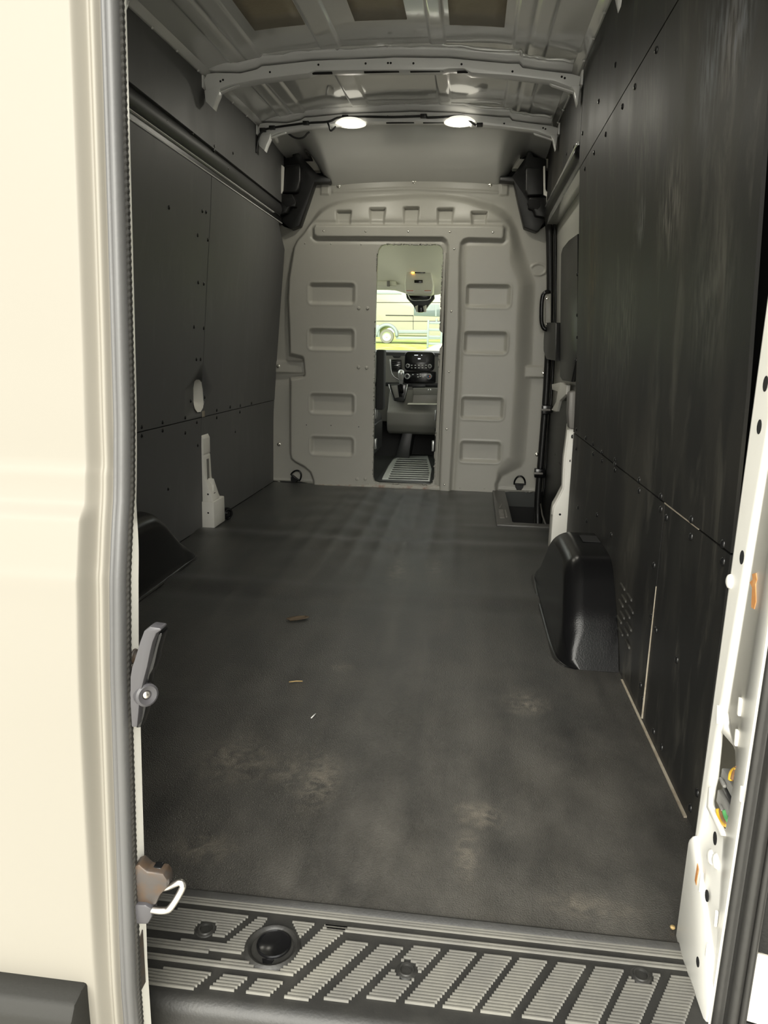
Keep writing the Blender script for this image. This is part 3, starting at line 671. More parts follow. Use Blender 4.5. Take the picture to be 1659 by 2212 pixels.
    # jamb strip along the right edge of the opening
    js = pp([(958.5, 545), (963, 545), (958, 712), (956.5, 760), (953, 850), (944, 1046), (939, 1046), (950, 775), (952, 756), (958.5, 744), (958.5, 723), (952, 715), (957, 590)], D - 0.057)
    prism('jamb_strip', js, 'y', D - 0.0605, D - 0.050, M_part, WF, 0.001)
    # edge band round the opening so the sheet shows its thickness
    bm = bmesh.new(); n = len(OPEN)
    a = [bm.verts.new((x, D - 0.055, z)) for x, z in OPEN]; b = [bm.verts.new((x, D - 0.025, z)) for x, z in OPEN]
    for i in range(n): bm.faces.new((a[i], a[(i + 1) % n], b[(i + 1) % n], b[i]))
    from_bm('opening_edge', bm, M_part, WF, 40)
build_partition()
for s_ in (-1, 1):
    prism('corner_closing', [(s_ * 0.46, 1.60), (s_ * 0.93, 1.40), (s_ * 0.93, 2.12), (s_ * 0.46, 2.12)], 'y', 3.69, 3.72, M_deep, WF, 0)

# ---- sliding side door (closed) with its opening seal, right of the partition
SD = tag(empty('door_1', (0.9, 2.9, 0)), 'closed sliding side door with black inner trim panels', 'sliding door', kind='structure')
XD = 0.905
def sx(lst, x): return [ux(a, b, x) for a, b in lst]
sheet('door_skin', [[(XD + 0.045, y, z) for y in (2.25, 2.9, 3.75)] for z in (-0.28, 0.8, 1.72)], M_pillar, SD, False, 0.008, True)
sheet('door_inner_frame', [[(XD + 0.004 - 0.06 * max(0, z - 0.75), y, z) for y in np.linspace(2.25, 3.70, 6)] for z in np.linspace(-0.28, 1.66, 9)], mat('door_grey_paint', (0.46, 0.455, 0.42), 0.35), SD, True, 0.006, True)
win = sx([(1249, 505), (1230, 519), (1217, 535.5), (1213.5, 547.7), (1212.5, 633), (1211, 814), (1216, 822), (1236, 825), (1249, 763)], 0.86)
prism('window_blank', win, 'x', 0.856, 0.875, M_black, SD, 0.004)
low = sx([(1190, 892), (1206, 889.6), (1215, 866), (1232, 866), (1232, 930), (1226, 1012), (1224, 1060), (1206, 1110), (1196, 1160), (1182.6, 1140), (1170, 1097), (1176.5, 1040), (1186, 905)], 0.897)
prism('trim_panel', low, 'x', 0.890, 0.903, M_black, SD, 0.003)
lb = sx([(1190, 697), (1211, 697), (1211, 780), (1190, 776), (1184, 760), (1184, 710)], 0.862)
prism('lock_cover', lb, 'x', 0.835, 0.88, M_black, SD, 0.006)
br = sx([(1195, 830), (1214, 826), (1228, 832), (1226, 852), (1212, 866), (1206, 889), (1194, 886), (1205, 868), (1208, 846), (1196, 842)], 0.885)
prism('pressed_bracket', br, 'x', 0.876, 0.895, M_pillar, SD, 0.003)
for px, py in ((1199, 982), (1208, 1000), (1210, 1003), (1213, 880), (1184, 1044)):
    y_, z_ = ux(px, py, 0.8895); place('hole', DISC, (0.8895, y_, z_), (-1, 0, 0), M_deep, SD, 0.5)
SO = tag(empty('trim_3', (0.8, 3.5, 0)), 'black rubber seal and grey rail around the sliding door opening', 'door seal', kind='structure')
path = [(0.795, 2.24, 1.632), (0.795, 2.8, 1.632), (0.795, 3.30, 1.630), (0.800, 3.45, 1.615), (0.812, 3.53, 1.57), (0.825, 3.55, 1.48), (0.850, 3.55, 1.15), (0.864, 3.55, 0.69), (0.862, 3.545, 0.30), (0.858, 3.54, 0.0), (0.862, 3.53, -0.12), (0.868, 3.50, -0.22)]
bm = bmesh.new(); add_tube(bm, catmull(path, 6), 0.021, 10); from_bm('seal', bm, M_rubber, SO, True)
bm = bmesh.new(); add_tube(bm, catmull([(x + 0.030, y - 0.012, z - (0.03 if z > 1.6 else 0)) for x, y, z in path[:10]], 6), 0.009, 8); from_bm('inner_lip', bm, M_black, SO, True)
prism('header_rail', [(0.775, 1.652), (0.798, 1.640), (0.812, 1.648), (0.812, 1.668), (0.780, 1.668)], 'y', 2.24, 3.46, M_grey, SO, 0.004)
prism('header_closing', [(0.80, 1.57), (0.93, 1.57), (0.95, 2.05), (0.79, 2.03)], 'y', 2.24, 3.72, M_grey, SO, 0.0)
tube('sill_edge_strip', [(0.873, 3.50, -0.05), (0.872, 3.35, -0.09), (0.872, 3.10, -0.10), (0.872, 2.75, -0.10)], 0.005, M_trimgrey, SO, 6)
for px, py in ((1181, 885), (1165, 1022)):
    x_, z_ = uy(px, py, 3.50)
    h = prism('check_bracket', [(x_ - 0.030, z_ - 0.028), (x_ + 0.034, z_ - 0.028), (x_ + 0.034, z_ + 0.028), (x_ - 0.030, z_ + 0.028)], 'y', 3.485, 3.53, M_blackgloss, SO, 0.006)
    prism('bracket_bar', rect(x_ - 0.034, x_ + 0.02, z_ - 0.006, z_ + 0.006), 'y', 3.478, 3.49, M_trimgrey, h, 0.003)

# ---- step well in front of the sliding door
ST = tag(empty('side_step', (0.74, 3.1, -0.25)), 'black plastic side step well with ribbed inner border', 'side step')
prism('step_tread', rect(0.64, 0.95, 2.70, 3.70), 'z', -0.27, -0.25, M_matdk, ST, 0.003)
prism('riser', rect(0.634, 0.652, 2.70, 3.62), 'z', -0.27, -0.006, M_black, ST, 0)
prism('riser', rect(0.64, 0.95, 2.700, 2.722), 'z', -0.27, -0.006, M_black, ST, 0)
prism('riser', rect(0.64, 0.95, 3.66, 3.68), 'z', -0.27, 0.0, M_black, ST, 0)
bd = [(0.572, 2.655), (0.86, 2.655), (0.86, 2.72), (0.662, 2.72), (0.655, 2.73), (0.655, 3.565), (0.578, 3.565)]
bo = prism('border', bd, 'z', 0.0005, 0.011, mat('step_border_plastic', (0.085, 0.083, 0.078), 0.42), ST, 0.003)
for k in range(7):
    y0 = 2.80 + k * 0.032
    prism('raised_stroke', [(0.594, y0), (0.606 + 0.012, y0 + 0.004), (0.606 + 0.012, y0 + 0.014), (0.594, y0 + 0.010)], 'z', 0.011, 0.0135, M_trimgrey, bo, 0)
prism('raised_stroke', [(0.626, 2.83), (0.634, 2.83), (0.634, 3.0), (0.626, 3.0)], 'z', 0.011, 0.013, M_trimgrey, bo, 0)
prism('raised_stroke', [(0.600, 3.06), (0.606, 3.06), (0.622, 3.16), (0.616, 3.16)], 'z', 0.011, 0.013, M_trimgrey, bo, 0)

# ---- roof bows
def bow_poly():
    top = [(440, 172), (446, 160), (454, 158), (466, 157), (519, 158), (555, 149), (565, 142), (584, 141), (671, 131), (714, 129), (748, 128), (830, 125), (850, 123.5), (969, 125), (1097, 137), (1122, 137), (1129, 146), (1171, 152), (1235, 159), (1255, 165)]
    bot = [(1250, 194), (1196, 174), (1097, 162), (1018, 157), (1001, 147.5), (969, 147.5), (956, 150.7), (850, 150.7), (830, 150.6), (724, 152), (681, 152), (666, 158), (555, 172), (493, 184), (446, 206)]
    return [uy(a, b, 2.25) for a, b in top + bot]
BOWP = bow_poly()
def make_bow():
    r = empty('roof_bow', (0.02, 2.25, 1.95))
    prism('beam', BOWP, 'y', 2.25, 2.305, M_bow, r, 0.003)
    topz = [(x, z) for x, z in BOWP[2:19]]
    # upper flange bonded to the skin with a bead of sealer
    fl = [[(x, y, z + dz) for x, z in topz] for y, dz in ((2.258, 0.002), (2.235, 0.008), (2.222, 0.016), (2.216, 0.026))]
    sheet('flange', fl, M_bow, r, True, 0.002)
    bm = bmesh.new(); rnd = random.Random(3)
    add_tube(bm, [(x, 2.212 + rnd.uniform(-0.004, 0.004), z + 0.028 + rnd.uniform(-0.002, 0.003)) for x, z in catmull(topz[4:], 5)], [0.006 + rnd.uniform(-0.002, 0.003) for _ in catmull(topz[4:], 5)], 6)
    from_bm('sealer_bead', bm, M_grey, r, True)
    for px, py in ((476, 175.5), (481.6, 172.5), (583, 155.6), (687.7, 139.7), (789.7, 137), (838, 136), (844, 136), (893, 136.7), (997, 138.6), (1107, 154.3), (1213.5, 165.7), (1220, 168.6)):
        x, z = uy(px, py, 2.249); place('hole', DISC, (x, 2.2492, z), (0, -1, 0), M_deep, r, 0.42)
    for x0, x1, px in ((-0.28, -0.20, 0), (-0.07, 0.07, 0), (0.115, 0.245, 0), (0.30, 0.38, 0)):      # slots in the underside
        zz = np.interp((x0 + x1) / 2, [p[0] for p in BOWP[20:][::-1]], [p[1] for p in BOWP[20:][::-1]])
        zz = min(zz, uy(880, 150.7, 2.25)[1])
        prism('slot', rect(x0, x1, 2.262, 2.274), 'z', zz - 0.0012, zz + 0.004, M_deep, r, 0)
    for s, tri in ((-1, [(444, 198), (447, 222), (462.5, 237), (467, 222), (474, 206), (478, 190)]), (1, [(1252, 188), (1249, 212), (1246.6, 229), (1243, 214), (1240, 200), (1232, 188)])):
        t = [uy(a, b, 2.262) for a, b in tri]
        prism('gusset', t, 'y', 2.246, 2.290, M_bow, r, 0.002)
        cx = t[-1][0] - s * 0.05; cz = t[-1][1]
        prism('end_bracket', [(cx - s * 0.03, cz + 0.016), (cx + s * 0.065, cz - 0.014), (cx + s * 0.065, cz - 0.020), (cx - s * 0.02, cz + 0.008)], 'y', 2.262, 2.285, M_bow, r, 0.002)
        ex = BOWP[0] if s < 0 else BOWP[19]
        prism('end_lug', [(ex[0] - s * 0.0, ex[1] + 0.02), (ex[0] + s * 0.03, ex[1] + 0.03), (ex[0] + s * 0.03, ex[1] - 0.03), (ex[0] - s * 0.0, ex[1] - 0.03)], 'y', 2.245, 2.30, M_bow, r, 0.003)
    return r
def copy_tree(o, parent=None):
    c = o.copy(); COL.objects.link(c)
    if parent is not None:
        c.parent = parent; c.matrix_parent_inverse = o.matrix_parent_inverse.copy()
    for ch in list(o.children): copy_tree(ch, c)
    return c
BOW = make_bow()
tag(BOW, 'pale grey roof bow without wiring, between the damping pads and the lamps', 'roof bow', 'pressed steel roof bows')
B2 = copy_tree(BOW); B2.location = (0.02, 3.0, 1.95 + 0.032); tag(B2, 'pale grey roof bow carrying the two lamps and black cable', 'roof bow', 'pressed steel roof bows')
B3 = copy_tree(BOW); B3.location = (0.02, 1.43, 1.95 - 0.010); tag(B3, 'rearmost roof bow, only its pointed right end in view', 'roof bow', 'pressed steel roof bows')

# ---- roof lamps
def roof_lamp(px, py, label):
    x, z = uy(px, py, 3.0)
    r = empty('roof_lamp', (x, 3.0, z + 0.014))
    me = lathe_mesh('housing', [(0.0, 0.004), (0.040, 0.004), (0.060, -0.002), (0.075, -0.012), (0.078, -0.017), (0.070, -0.018), (0.045, -0.014)], 28)
    h = place('housing', me, (x, 3.01, z + 0.014), (0, 0, 1), M_lamp, r)
    me = lathe_mesh('lens', [(0.046, -0.013), (0.044, -0.020), (0.038, -0.026), (0.02, -0.028), (0.0, -0.0285)], 28)
    place('lens', me, (x, 3.01, z + 0.014), (0, 0, 1), M_lens, r)
    ld = bpy.data.lights.new('lamp_light', 'AREA'); ld.shape = 'DISK'; ld.size = 0.085; ld.energy = 0.55; ld.color = (1.0, 0.95, 0.82)
    lo = bpy.data.objects.new('lamp_light', ld); COL.objects.link(lo); lo.location = (x, 3.01, z - 0.018); lo.parent = r; lo.matrix_parent_inverse = r.matrix_basis.inverted()
    tag(r, label, 'lamp', 'round roof lamps')
roof_lamp(757, 265, 'lit round roof lamp nearer the left wall')
roof_lamp(993, 262, 'lit round roof lamp nearer the right wall')

# ---- cable along the lamp bow
def bowpt(px, py, y=2.988): x, z = uy(px, py, y); return (x, y, z)
CB = empty('wiring_cable', bowpt(746, 253)); tag(CB, 'thin black cable clipped along the lamp bow', 'cable')
tube('run', catmull([bowpt(*p) for p in ((553, 330), (555, 314), (558, 298), (567, 283), (589, 276), (661, 266), (707, 263), (728, 255), (746, 253), (790, 252), (850, 252.7), (915, 250.7), (924, 254), (968, 252), (1001, 250.7), (1013, 260), (1028, 270), (1037, 270))], 5), 0.0055, M_black, CB, 6)
tube('drop_lead', catmull([bowpt(*p) for p in ((707, 263), (711, 272), (714, 282), (720, 279), (726, 273))], 5), 0.005, M_black, CB, 6)
tube('loop_lead', catmull([bowpt(p, q, 3.06) for p, q in ((622, 288), (634, 296), (646, 299), (657, 296), (664, 288), (669, 285))], 5), 0.005, M_black, CB, 6)
for p in ((568, 281), (588, 276), (661, 266), (746, 253), (915, 251), (1036, 270)):
    x, y, z = bowpt(*p); box('clip', x - 0.016, x + 0.016, y - 0.010, y + 0.008, z - 0.009, z + 0.009, M_black, CB, 0.003)

# ---- brown damping pads bonded to the roof
def pad(x0, x1, y1, label):
    n = 6; xs = np.linspace(x0, x1, n)
    rows = [[(x, y, float(roof_z(x, y)) - 0.004) for x in xs] for y in np.linspace(y1 - 0.62, y1, 6)]
    o = sheet('damping_pad', rows, M_foam, None, True, 0.0, True)
    md = o.modifiers.new('t', 'SOLIDIFY'); md.thickness = 0.003; md.offset = 1
    tag(o, label, 'damping pad', 'brown damping pads on the roof skin')
pad(-0.432, -0.245, 1.985, 'brown damping pad on the roof, closest to the left wall')
pad(-0.062, 0.125, 1.98, 'brown damping pad on the roof, middle one of three')
pad(0.275, 0.470, 2.03, 'brown damping pad on the roof, closest to the right wall')

# ---- black plastic overhead shelf ends in the front upper corners
def shelf_end(outline, strip, pocket, block, tab, label, s):
    c = uy(*outline[0], 3.52)
    r = empty('overhead_bracket', (c[0], 3.52, c[1]))
    prism('shell', [uy(a, b, 3.56) for a, b in outline], 'y', 3.55, 3.66, M_black, r, 0.004)
    b_ = prism('raised_block', [uy(a, b, 3.52) for a, b in block], 'y', 3.50, 3.57, M_black, r, 0.012, 3)
    prism('pocket', [uy(a, b, 3.49) for a, b in pocket], 'y', 3.496, 3.53, M_deep, r, 0.002)
    prism('socket_block', [uy(a, b, 3.51) for a, b in tab], 'y', 3.498, 3.57, M_black, r, 0.008)
    prism('bare_edge', [uy(a, b, 3.49) for a, b in strip], 'y', 3.485, 3.50, M_pillar, r, 0.002)
    tag(r, label, 'bracket', 'overhead brackets beside the partition')
def cL(a, b): return (590 + a * 0.0904, 310 + b * 0.0904)
def cR(a, b): return (1070 + a * 0.1145, 310 + b * 0.1145)
shelf_end([cL(*p) for p in ((180, 380), (470, 330), (475, 200), (600, 195), (640, 290), (900, 550), (1050, 740), (1130, 775), (1380, 765), (1385, 930), (990, 935), (820, 1450), (640, 1970), (430, 2050), (200, 1850), (0, 1650), (-60, 1300), (150, 1100))],
          [cL(*p) for p in ((200, 510), (265, 560), (240, 1120), (200, 1200), (100, 1230), (80, 1330), (0, 1270), (0, 1110), (140, 1120), (175, 1000))],
          [cL(*p) for p in ((240, 1310), (480, 1300), (540, 1380), (500, 1440), (320, 1510), (245, 1450))],
          [cL(*p) for p in ((285, 540), (660, 510), (685, 620), (680, 900), (630, 1120), (560, 1190), (240, 1200), (260, 900))],
          [cL(*p) for p in ((120, 1215), (470, 1210), (560, 1400), (540, 1520), (400, 1520), (340, 1670), (100, 1710), (60, 1330))],
          'black plastic bracket in the upper corner by the left wall', -1)
shelf_end([cR(*p) for p in ((600, 170), (690, 165), (720, 260), (960, 300), (960, 400), (950, 920), (1000, 920), (1000, 1390), (900, 1510), (840, 1630), (770, 1670), (540, 1590), (420, 1080), (350, 730), (80, 715), (90, 625), (310, 630), (380, 540), (590, 240))],
          [cR(*p) for p in ((905, 430), (940, 425), (945, 860), (965, 910), (1012, 905), (1010, 1385), (965, 1390), (965, 1000), (910, 970))],
          [cR(*p) for p in ((650, 1040), (850, 1080), (850, 1180), (800, 1240), (640, 1200), (610, 1110))],
          [cR(*p) for p in ((585, 440), (890, 480), (900, 600), (890, 980), (600, 1000), (560, 900), (560, 500))],
          [cR(*p) for p in ((640, 1020), (960, 1020), (965, 1400), (750, 1370), (710, 1250), (620, 1230))],
          'black plastic bracket in the upper corner by the sliding door', 1)

# ---- grab handle on the door pillar
HX = empty('grab_handle', (0.80, 3.50, 1.1)); tag(HX, 'black bow shaped grab handle beside the sliding door', 'grab handle')
def q(px, py, y=3.50): x, z = uy(px, py, y); return (x, y, z)
hp = [q(1185, 631, 3.53), q(1180, 631, 3.50), q(1173.5, 637), q(1170.5, 652), q(1169.5, 675), q(1170, 696), q(1174, 708), q(1180, 712, 3.50), q(1186, 713, 3.53)]
bm = bmesh.new(); add_tube(bm, catmull(hp, 6), 0.0125, 10); from_bm('bow', bm, M_blackgloss, HX, True)
bp_ = [uy(a, b, 3.535) for a, b in ((1178, 636), (1190, 634), (1190, 712), (1178, 709))]
prism('base', bp_, 'y', 3.525, 3.55, M_part, HX, 0.004)
for py in (645, 700.5): place('bolt', BOLT, q(1181.5, py, 3.524), (0, -1, 0), M_chrome, HX, 0.85)

# ---- tie-down rings
def tie_ring(loc, nrm, tilt, label, size=1.0):
    r = empty('tie_down_ring', loc)
    n = Vector(nrm); z = Vector((0, 0, 1)); sdv = n.cross(z).normalized()
    rot = Matrix.Rotation(tilt, 3, n); u = rot @ sdv; v = rot @ z; c = Vector(loc)
    ring = [c + n * (0.012 + 0.008 * math.sin(a)) + u * (0.030 * size * math.cos(a)) + v * (0.008 + 0.046 * size * math.sin(a)) for a in np.linspace(0, math.pi, 14)]
    ring += [c + n * 0.012 + u * (0.030 * size * t) + v * 0.006 for t in (-0.6, -0.2, 0.2, 0.6)]
    tube('ring', ring, 0.0048 * size, M_blackgloss, r, 8, True)
    bm = bmesh.new()
    pts = [(-0.026, 0.010), (0.026, 0.010), (0.022, -0.012), (0.012, -0.028), (-0.012, -0.028), (-0.022, -0.012)]
    a = [bm.verts.new(c + u * p * size + v * q_ * size + n * 0.002) for p, q_ in pts]; b = [bm.verts.new(c + u * p * size * 0.8 + v * q_ * size * 0.8 + n * 0.016) for p, q_ in pts]
    bm.faces.new(b)
    for k in range(6): bm.faces.new((a[k], a[(k + 1) % 6], b[(k + 1) % 6], b[k]))
    from_bm('anchor', bm, M_black, r, 30)
    tag(r, label, 'tie-down ring', 'black tie-down rings')
x_, z_ = uy(1122, 1048, D - 0.01); tie_ring((x_, D - 0.006, z_), (0, -1, 0), 0.0, 'black tie-down ring at the partition foot beside the step well', 1.15)
x_, z_ = uy(637, 1033, D - 0.01); tie_ring((x_, D - 0.006, z_), (0, -1, 0), -0.6, 'black tie-down ring at the partition foot by the left wall', 1.15)
# the third lies against the white post
TR = empty('tie_down_ring', (-0.80, 2.53, 0.03)); tag(TR, 'black tie-down ring lying against the white body post', 'tie-down ring', 'black tie-down rings')
me = lathe_mesh('cup', [(0.0, 0.004), (0.018, 0.004), (0.022, 0.010), (0.029, 0.010), (0.031, 0.0), (0.031, -0.004)], 22)
cL3 = (-0.790, 2.535, 0.032); place('cup', me, cL3, (0.55, -0.8, 0.2), M_blackgloss, TR)
place('stud', RIVET, (cL3[0] + 0.003, cL3[1] - 0.004, cL3[2] + 0.002), (0.55, -0.8, 0.2), M_black, TR, 1.3)
tube('ring', [(cL3[0] + 0.012 + 0.010 * math.cos(a), cL3[1] - 0.012 + 0.02 * math.cos(a), 0.03 + 0.024 * math.sin(a)) for a in np.linspace(0, 2 * math.pi, 16, endpoint=False)], 0.004, M_blackgloss, TR, 6, True)

# ---- wheel arch covers
def wheel_arch(s, label):
    ys = np.concatenate([np.linspace(1.025, 1.30, 20), np.linspace(1.33, 1.56, 6), np.linspace(1.585, 1.90, 18)])
    def hz(y):
        rear = np.interp(y, [1.025, 1.064, 1.108, 1.2, 1.235, 1.267, 1.32], [0.0, 0.068, 0.128, 0.222, 0.247, 0.259, 0.263])
        fr = np.interp(y, [1.50, 1.56, 1.60, 1.64, 1.70, 1.86, 1.90], [0.263, 0.259, 0.246, 0.221, 0.165, 0.022, 0.0])
        return min(rear, fr)
    rows = []
    for y in ys:
        h = hz(y)
        e = min(max((y - 1.025) / 0.10, 0), 1); e2 = min(max((1.90 - y) / 0.08, 0), 1)
        rin = 0.055 * (1 - math.sqrt(max(0, 1 - (1 - e) ** 2))) + 0.03 * (1 - math.sqrt(max(0, 1 - (1 - e2) ** 2)))
        xi = 0.688 + rin; r = min(0.06, h * 0.6 + 0.001)
        prof = [(0.848, h), (0.82, h), (0.78, h - 0.001)]
        xt = xi + 0.022 * (h / 0.263)
        for a in np.linspace(math.radians(90), math.radians(178), 9):
            prof.append((xt + r + r * math.cos(a), h - r + r * math.sin(a)))
        for t in (0.7, 0.45, 0.2, 0.05): prof.append((xi + (xt - xi) * t, (h - r) * t))
        prof.append((xi - 0.006, 0.0015)); prof.append((xi - 0.012, 0.0))
        rows.append([(s * x, y, max(z, 0) + 0.001) for x, z in prof])
    o = sheet('wheel_arch_cover', rows, M_arch, None, True, 0, s > 0)
    tag(o, label, 'wheel arch cover', 'black wheel arch covers')
    return o
wheel_arch(-1, 'black wheel arch cover against the left wall, partly behind the closed door')
wa = wheel_arch(1, 'black wheel arch cover against the right wall with shiny rounded end')
prism('notch', [(1.42, 0.2645), (1.50, 0.2645), (1.50, 0.266), (1.42, 0.266)], 'x', 0.79, 0.845, M_deep, wa, 0)

# ================================================================== REAR END
# ---- right rear body pillar: slanting pressed steel face from the lining to the door seal
A_ = np.array([0.757, 0.102]); B_ = np.array([0.752, -0.036]); U_ = (B_ - A_) / np.linalg.norm(B_ - A_); LU = float(np.linalg.norm(B_ - A_))
N_ = np.array([U_[1], -U_[0]])                                   # towards the inside (-x)
if N_[0] > 0: N_ = -N_
def upl(px, py):
    r = ray(px, py); n = np.array([N_[0], N_[1], 0]); t = ((np.array([A_[0], A_[1], 0]) - CAM) @ n) / (r @ n); p = CAM + r * t
    return (float((p[:2] - A_) @ U_), float(p[2]))
PD = tag(empty('wall_rear', (0.80, 0.1, 0)), 'white painted rear corner pillar with holes on the right', 'corner pillar', kind='structure')
def pil(name, poly, d0, d1, m, parent, bev=0.0):
    """prism in the pillar plane; depth positive = towards the cargo space"""
    bm = bmesh.new()
    va = [bm.verts.new((A_[0] + U_[0] * u + N_[0] * d0, A_[1] + U_[1] * u + N_[1] * d0, v)) for u, v in poly]
    vb = [bm.verts.new((A_[0] + U_[0] * u + N_[0] * d1, A_[1] + U_[1] * u + N_[1] * d1, v)) for u, v in poly]
    n = len(poly); bm.faces.new(va); bm.faces.new(vb[::-1])
    for i in range(n): bm.faces.new((va[i], vb[i], vb[(i + 1) % n], va[(i + 1) % n]))
    bmesh.ops.recalc_face_normals(bm, faces=bm.faces[:])
    if bev: bmesh.ops.bevel(bm, geom=bm.edges[:], offset=bev, segments=2, profile=0.5, affect='EDGES', clamp_overlap=True)
    return from_bm(name, bm, m, parent, 40)
face = pil('pressed_face', [(0.0, 0.12), (LU, 0.06), (LU, 1.96), (0.0, 1.96)], -0.004, 0.0, M_pillar, PD)
hole = [upl(*p) for p in ((1555, 1581), (1560, 1583), (1584, 1611), (1588, 1622), (1589, 1650), (1583, 1700), (1574, 1760), (1567, 1790), (1562, 1790), (1538, 1742), (1536, 1730), (1541, 1700), (1546, 1680), (1553, 1610))]
boolean_cut(face, pil('cutter', hole, -0.05, 0.05, M_deep, None))
notch = [upl(*p) for p in ((1569, 1540), (1575, 1540), (1577, 1553), (1574, 1570), (1571, 1560))]
boolean_cut(face, pil('cutter', notch, -0.05, 0.05, M_deep, None))
pil('hole_lip', [upl(1536, 1700), upl(1532, 1745), upl(1563, 1806), upl(1568, 1806), upl(1566, 1796), upl(1538, 1742), upl(1540, 1702)], -0.002, 0.004, M_pillar, PD, 0.001)
pil('back_plate', [(0.0, 0.05), (LU, 0.05), (LU, 0.50), (0.0, 0.50)], -0.055, -0.05, mat('inner_grey_paint', (0.17, 0.175, 0.17), 0.4), PD)
for p, s_ in (((1654, 829), 1.0), ((1640.5, 922), 0.95), ((1603, 1204), 0.95), ((1545, 1811), 0.95), ((1526.5, 1935), 0.75)):
    u, v = upl(*p)
    dep = 0.0006 if p[1] < 1900 else 0.0
    e = [(u + 0.0075 * s_ * math.cos(a), v + 0.0095 * s_ * math.sin(a)) for a in np.linspace(0, 2 * math.pi, 14, endpoint=False)]
    if p[1] < 1900: pil('hole', e, 0.0, 0.0006, M_deep, PD)
for p in ((1578, 1256), (1537, 1851), (1548, 1860)):
    u, v = upl(*p); place('plug', SCREW, (A_[0] + U_[0] * u, A_[1] + U_[1] * u, v), (N_[0], N_[1], 0), M_pillar, PD, 1.2)
for (a, b), (c, d) in (((1554, 1525), (1552, 1562)), ((1602, 1508), (1598, 1545)), ((1595, 1577), (1591, 1610)), ((1606, 1700), (1602, 1730))):
    u0, v0 = upl(a, b); u1, v1 = upl(c, d)
    pil('pressed_bead', [(u0 - 0.003, v0), (u0 + 0.003, v0), (u1 + 0.003, v1), (u1 - 0.003, v1)], -0.001, 0.003, M_pillar, PD, 0.001)
rs = [upl(*p) for p in ((1626, 1240), (1634, 1238), (1636, 1252), (1633, 1262), (1634, 1300), (1630, 1316), (1624, 1312), (1626, 1270), (1621, 1258), (1627, 1252))]
pil('rust_patch', rs, 0.0, 0.0008, M_rustspot, PD)
# lower corner box, flange and outer skin of the pillar
lowbox = prism('corner_box', [(0.112, 0.0), (0.112, 0.165), (0.096, 0.186), (-0.026, 0.098), (-0.030, 0.06), (-0.030, -0.05)], 'x', 0.750, 0.80, M_pillar, PD, 0.006)
for (px, py, k) in ((1526.5, 1935, 0.008), (1507, 2078, 0.007)):
    y_, z_ = ux(px, py, 0.7495); prism('hole', [(y_ + 0.8 * k * math.cos(a), z_ + k * math.sin(a)) for a in np.linspace(0, 2 * math.pi, 12, endpoint=False)], 'x', 0.7493, 0.7505, M_deep, PD, 0)
for (a, b), (c, d) in (((1517, 1885), (1512, 1925)), ((1549, 1968), (1545, 2000)), ((1530, 2040), (1526, 2066))):
    y0, z0 = ux(a, b, 0.7495); y1, z1 = ux(c, d, 0.7495)
    prism('pressed_bead', [(y0 - 0.002, z0), (y0 + 0.002, z0), (y1 + 0.002, z1), (y1 - 0.002, z1)], 'x', 0.7475, 0.751, M_pillar, PD, 0.0008)
y0, z0 = ux(1505, 1890, 0.7495); prism('rust_patch', [(y0 - 0.003, z0 - 0.014), (y0 + 0.004, z0 - 0.012), (y0 + 0.003, z0 + 0.016), (y0 - 0.003, z0 + 0.012)], 'x', 0.7492, 0.7502, M_rustspot, PD, 0)
prism('seal_flange', [(0.752, -0.036), (0.80, -0.052), (0.94, -0.052), (0.94, -0.040), (0.80, -0.040), (0.755, -0.030)], 'z', -0.20, 2.05, M_pillar, PD, 0)
prism('pillar_return', [(0.757, 0.102), (0.763, 0.102), (0.858, 0.352), (0.94, 0.40), (0.852, 0.356)], 'z', -0.02, 2.05, M_pillar, PD, 0)
prism('pillar_outer', [(0.93, -0.05), (0.945, -0.05), (0.945, 0.40), (0.93, 0.40)], 'z', -0.20, 2.05, M_pillar, PD, 0)
prism('jamb_cover', [(0.786, -0.052), (0.942, -0.052), (0.942, -0.062), (0.80, -0.060), (0.786, -0.056)], 'z', 0.14, 1.95, M_black, PD, 0.001)
prism('jamb_plate', [(0.787, -0.052), (0.942, -0.052), (0.942, -0.058), (0.80, -0.058), (0.787, -0.055)], 'z', 0.035, 0.136, M_white, PD, 0.001)
prism('jamb_cover', [(0.786, -0.052), (0.942, -0.052), (0.942, -0.062), (0.80, -0.060), (0.786, -0.056)], 'z', -0.20, 0.033, M_black, PD, 0.001)
# opposite corner pillar and header close the body behind the shut left door
prism('corner_post', [(-0.76, -0.03), (-0.94, -0.05), (-0.94, 0.40), (-0.848, 0.36)], 'z', -0.20, 2.05, M_pillar, PD, 0.003)
prism('rear_header', [(-0.03, 1.84), (0.09, 1.88), (0.14, 2.03), (-0.05, 2.06)], 'x', -0.92, 0.92, M_white, PD, 0.004)

# ---- rubber seal around the door opening
SS = empty('door_opening_seal', (0.775, -0.06, -0.15)); tag(SS, 'worn dark rubber weatherstrip on the right rear pillar', 'weatherstrip')
def sealstrip(name, sec, m):
    prism(name, sec, 'z', -0.075, 1.93, m, SS, 0, smooth=50)
def bulge(cx, cy, r, a0, a1, n=8): return [(cx + r * math.cos(math.radians(a)), cy + r * math.sin(math.radians(a))) for a in np.linspace(a0, a1, n)]
sealstrip('lip', [(0.760, -0.034)] + bulge(0.7580, -0.044, 0.0060, 100, 300) + [(0.763, -0.050), (0.764, -0.038)], M_sealdk)
sealstrip('bulb', [(0.764, -0.040), (0.763, -0.052)] + bulge(0.7695, -0.060, 0.0065, 150, 330) + [(0.776, -0.058), (0.776, -0.044)], M_sealdk)
sealstrip('lip', [(0.776, -0.046), (0.7755, -0.060)] + bulge(0.7795, -0.064, 0.0042, 170, 340) + [(0.7845, -0.062), (0.7845, -0.05)], M_sealdk)

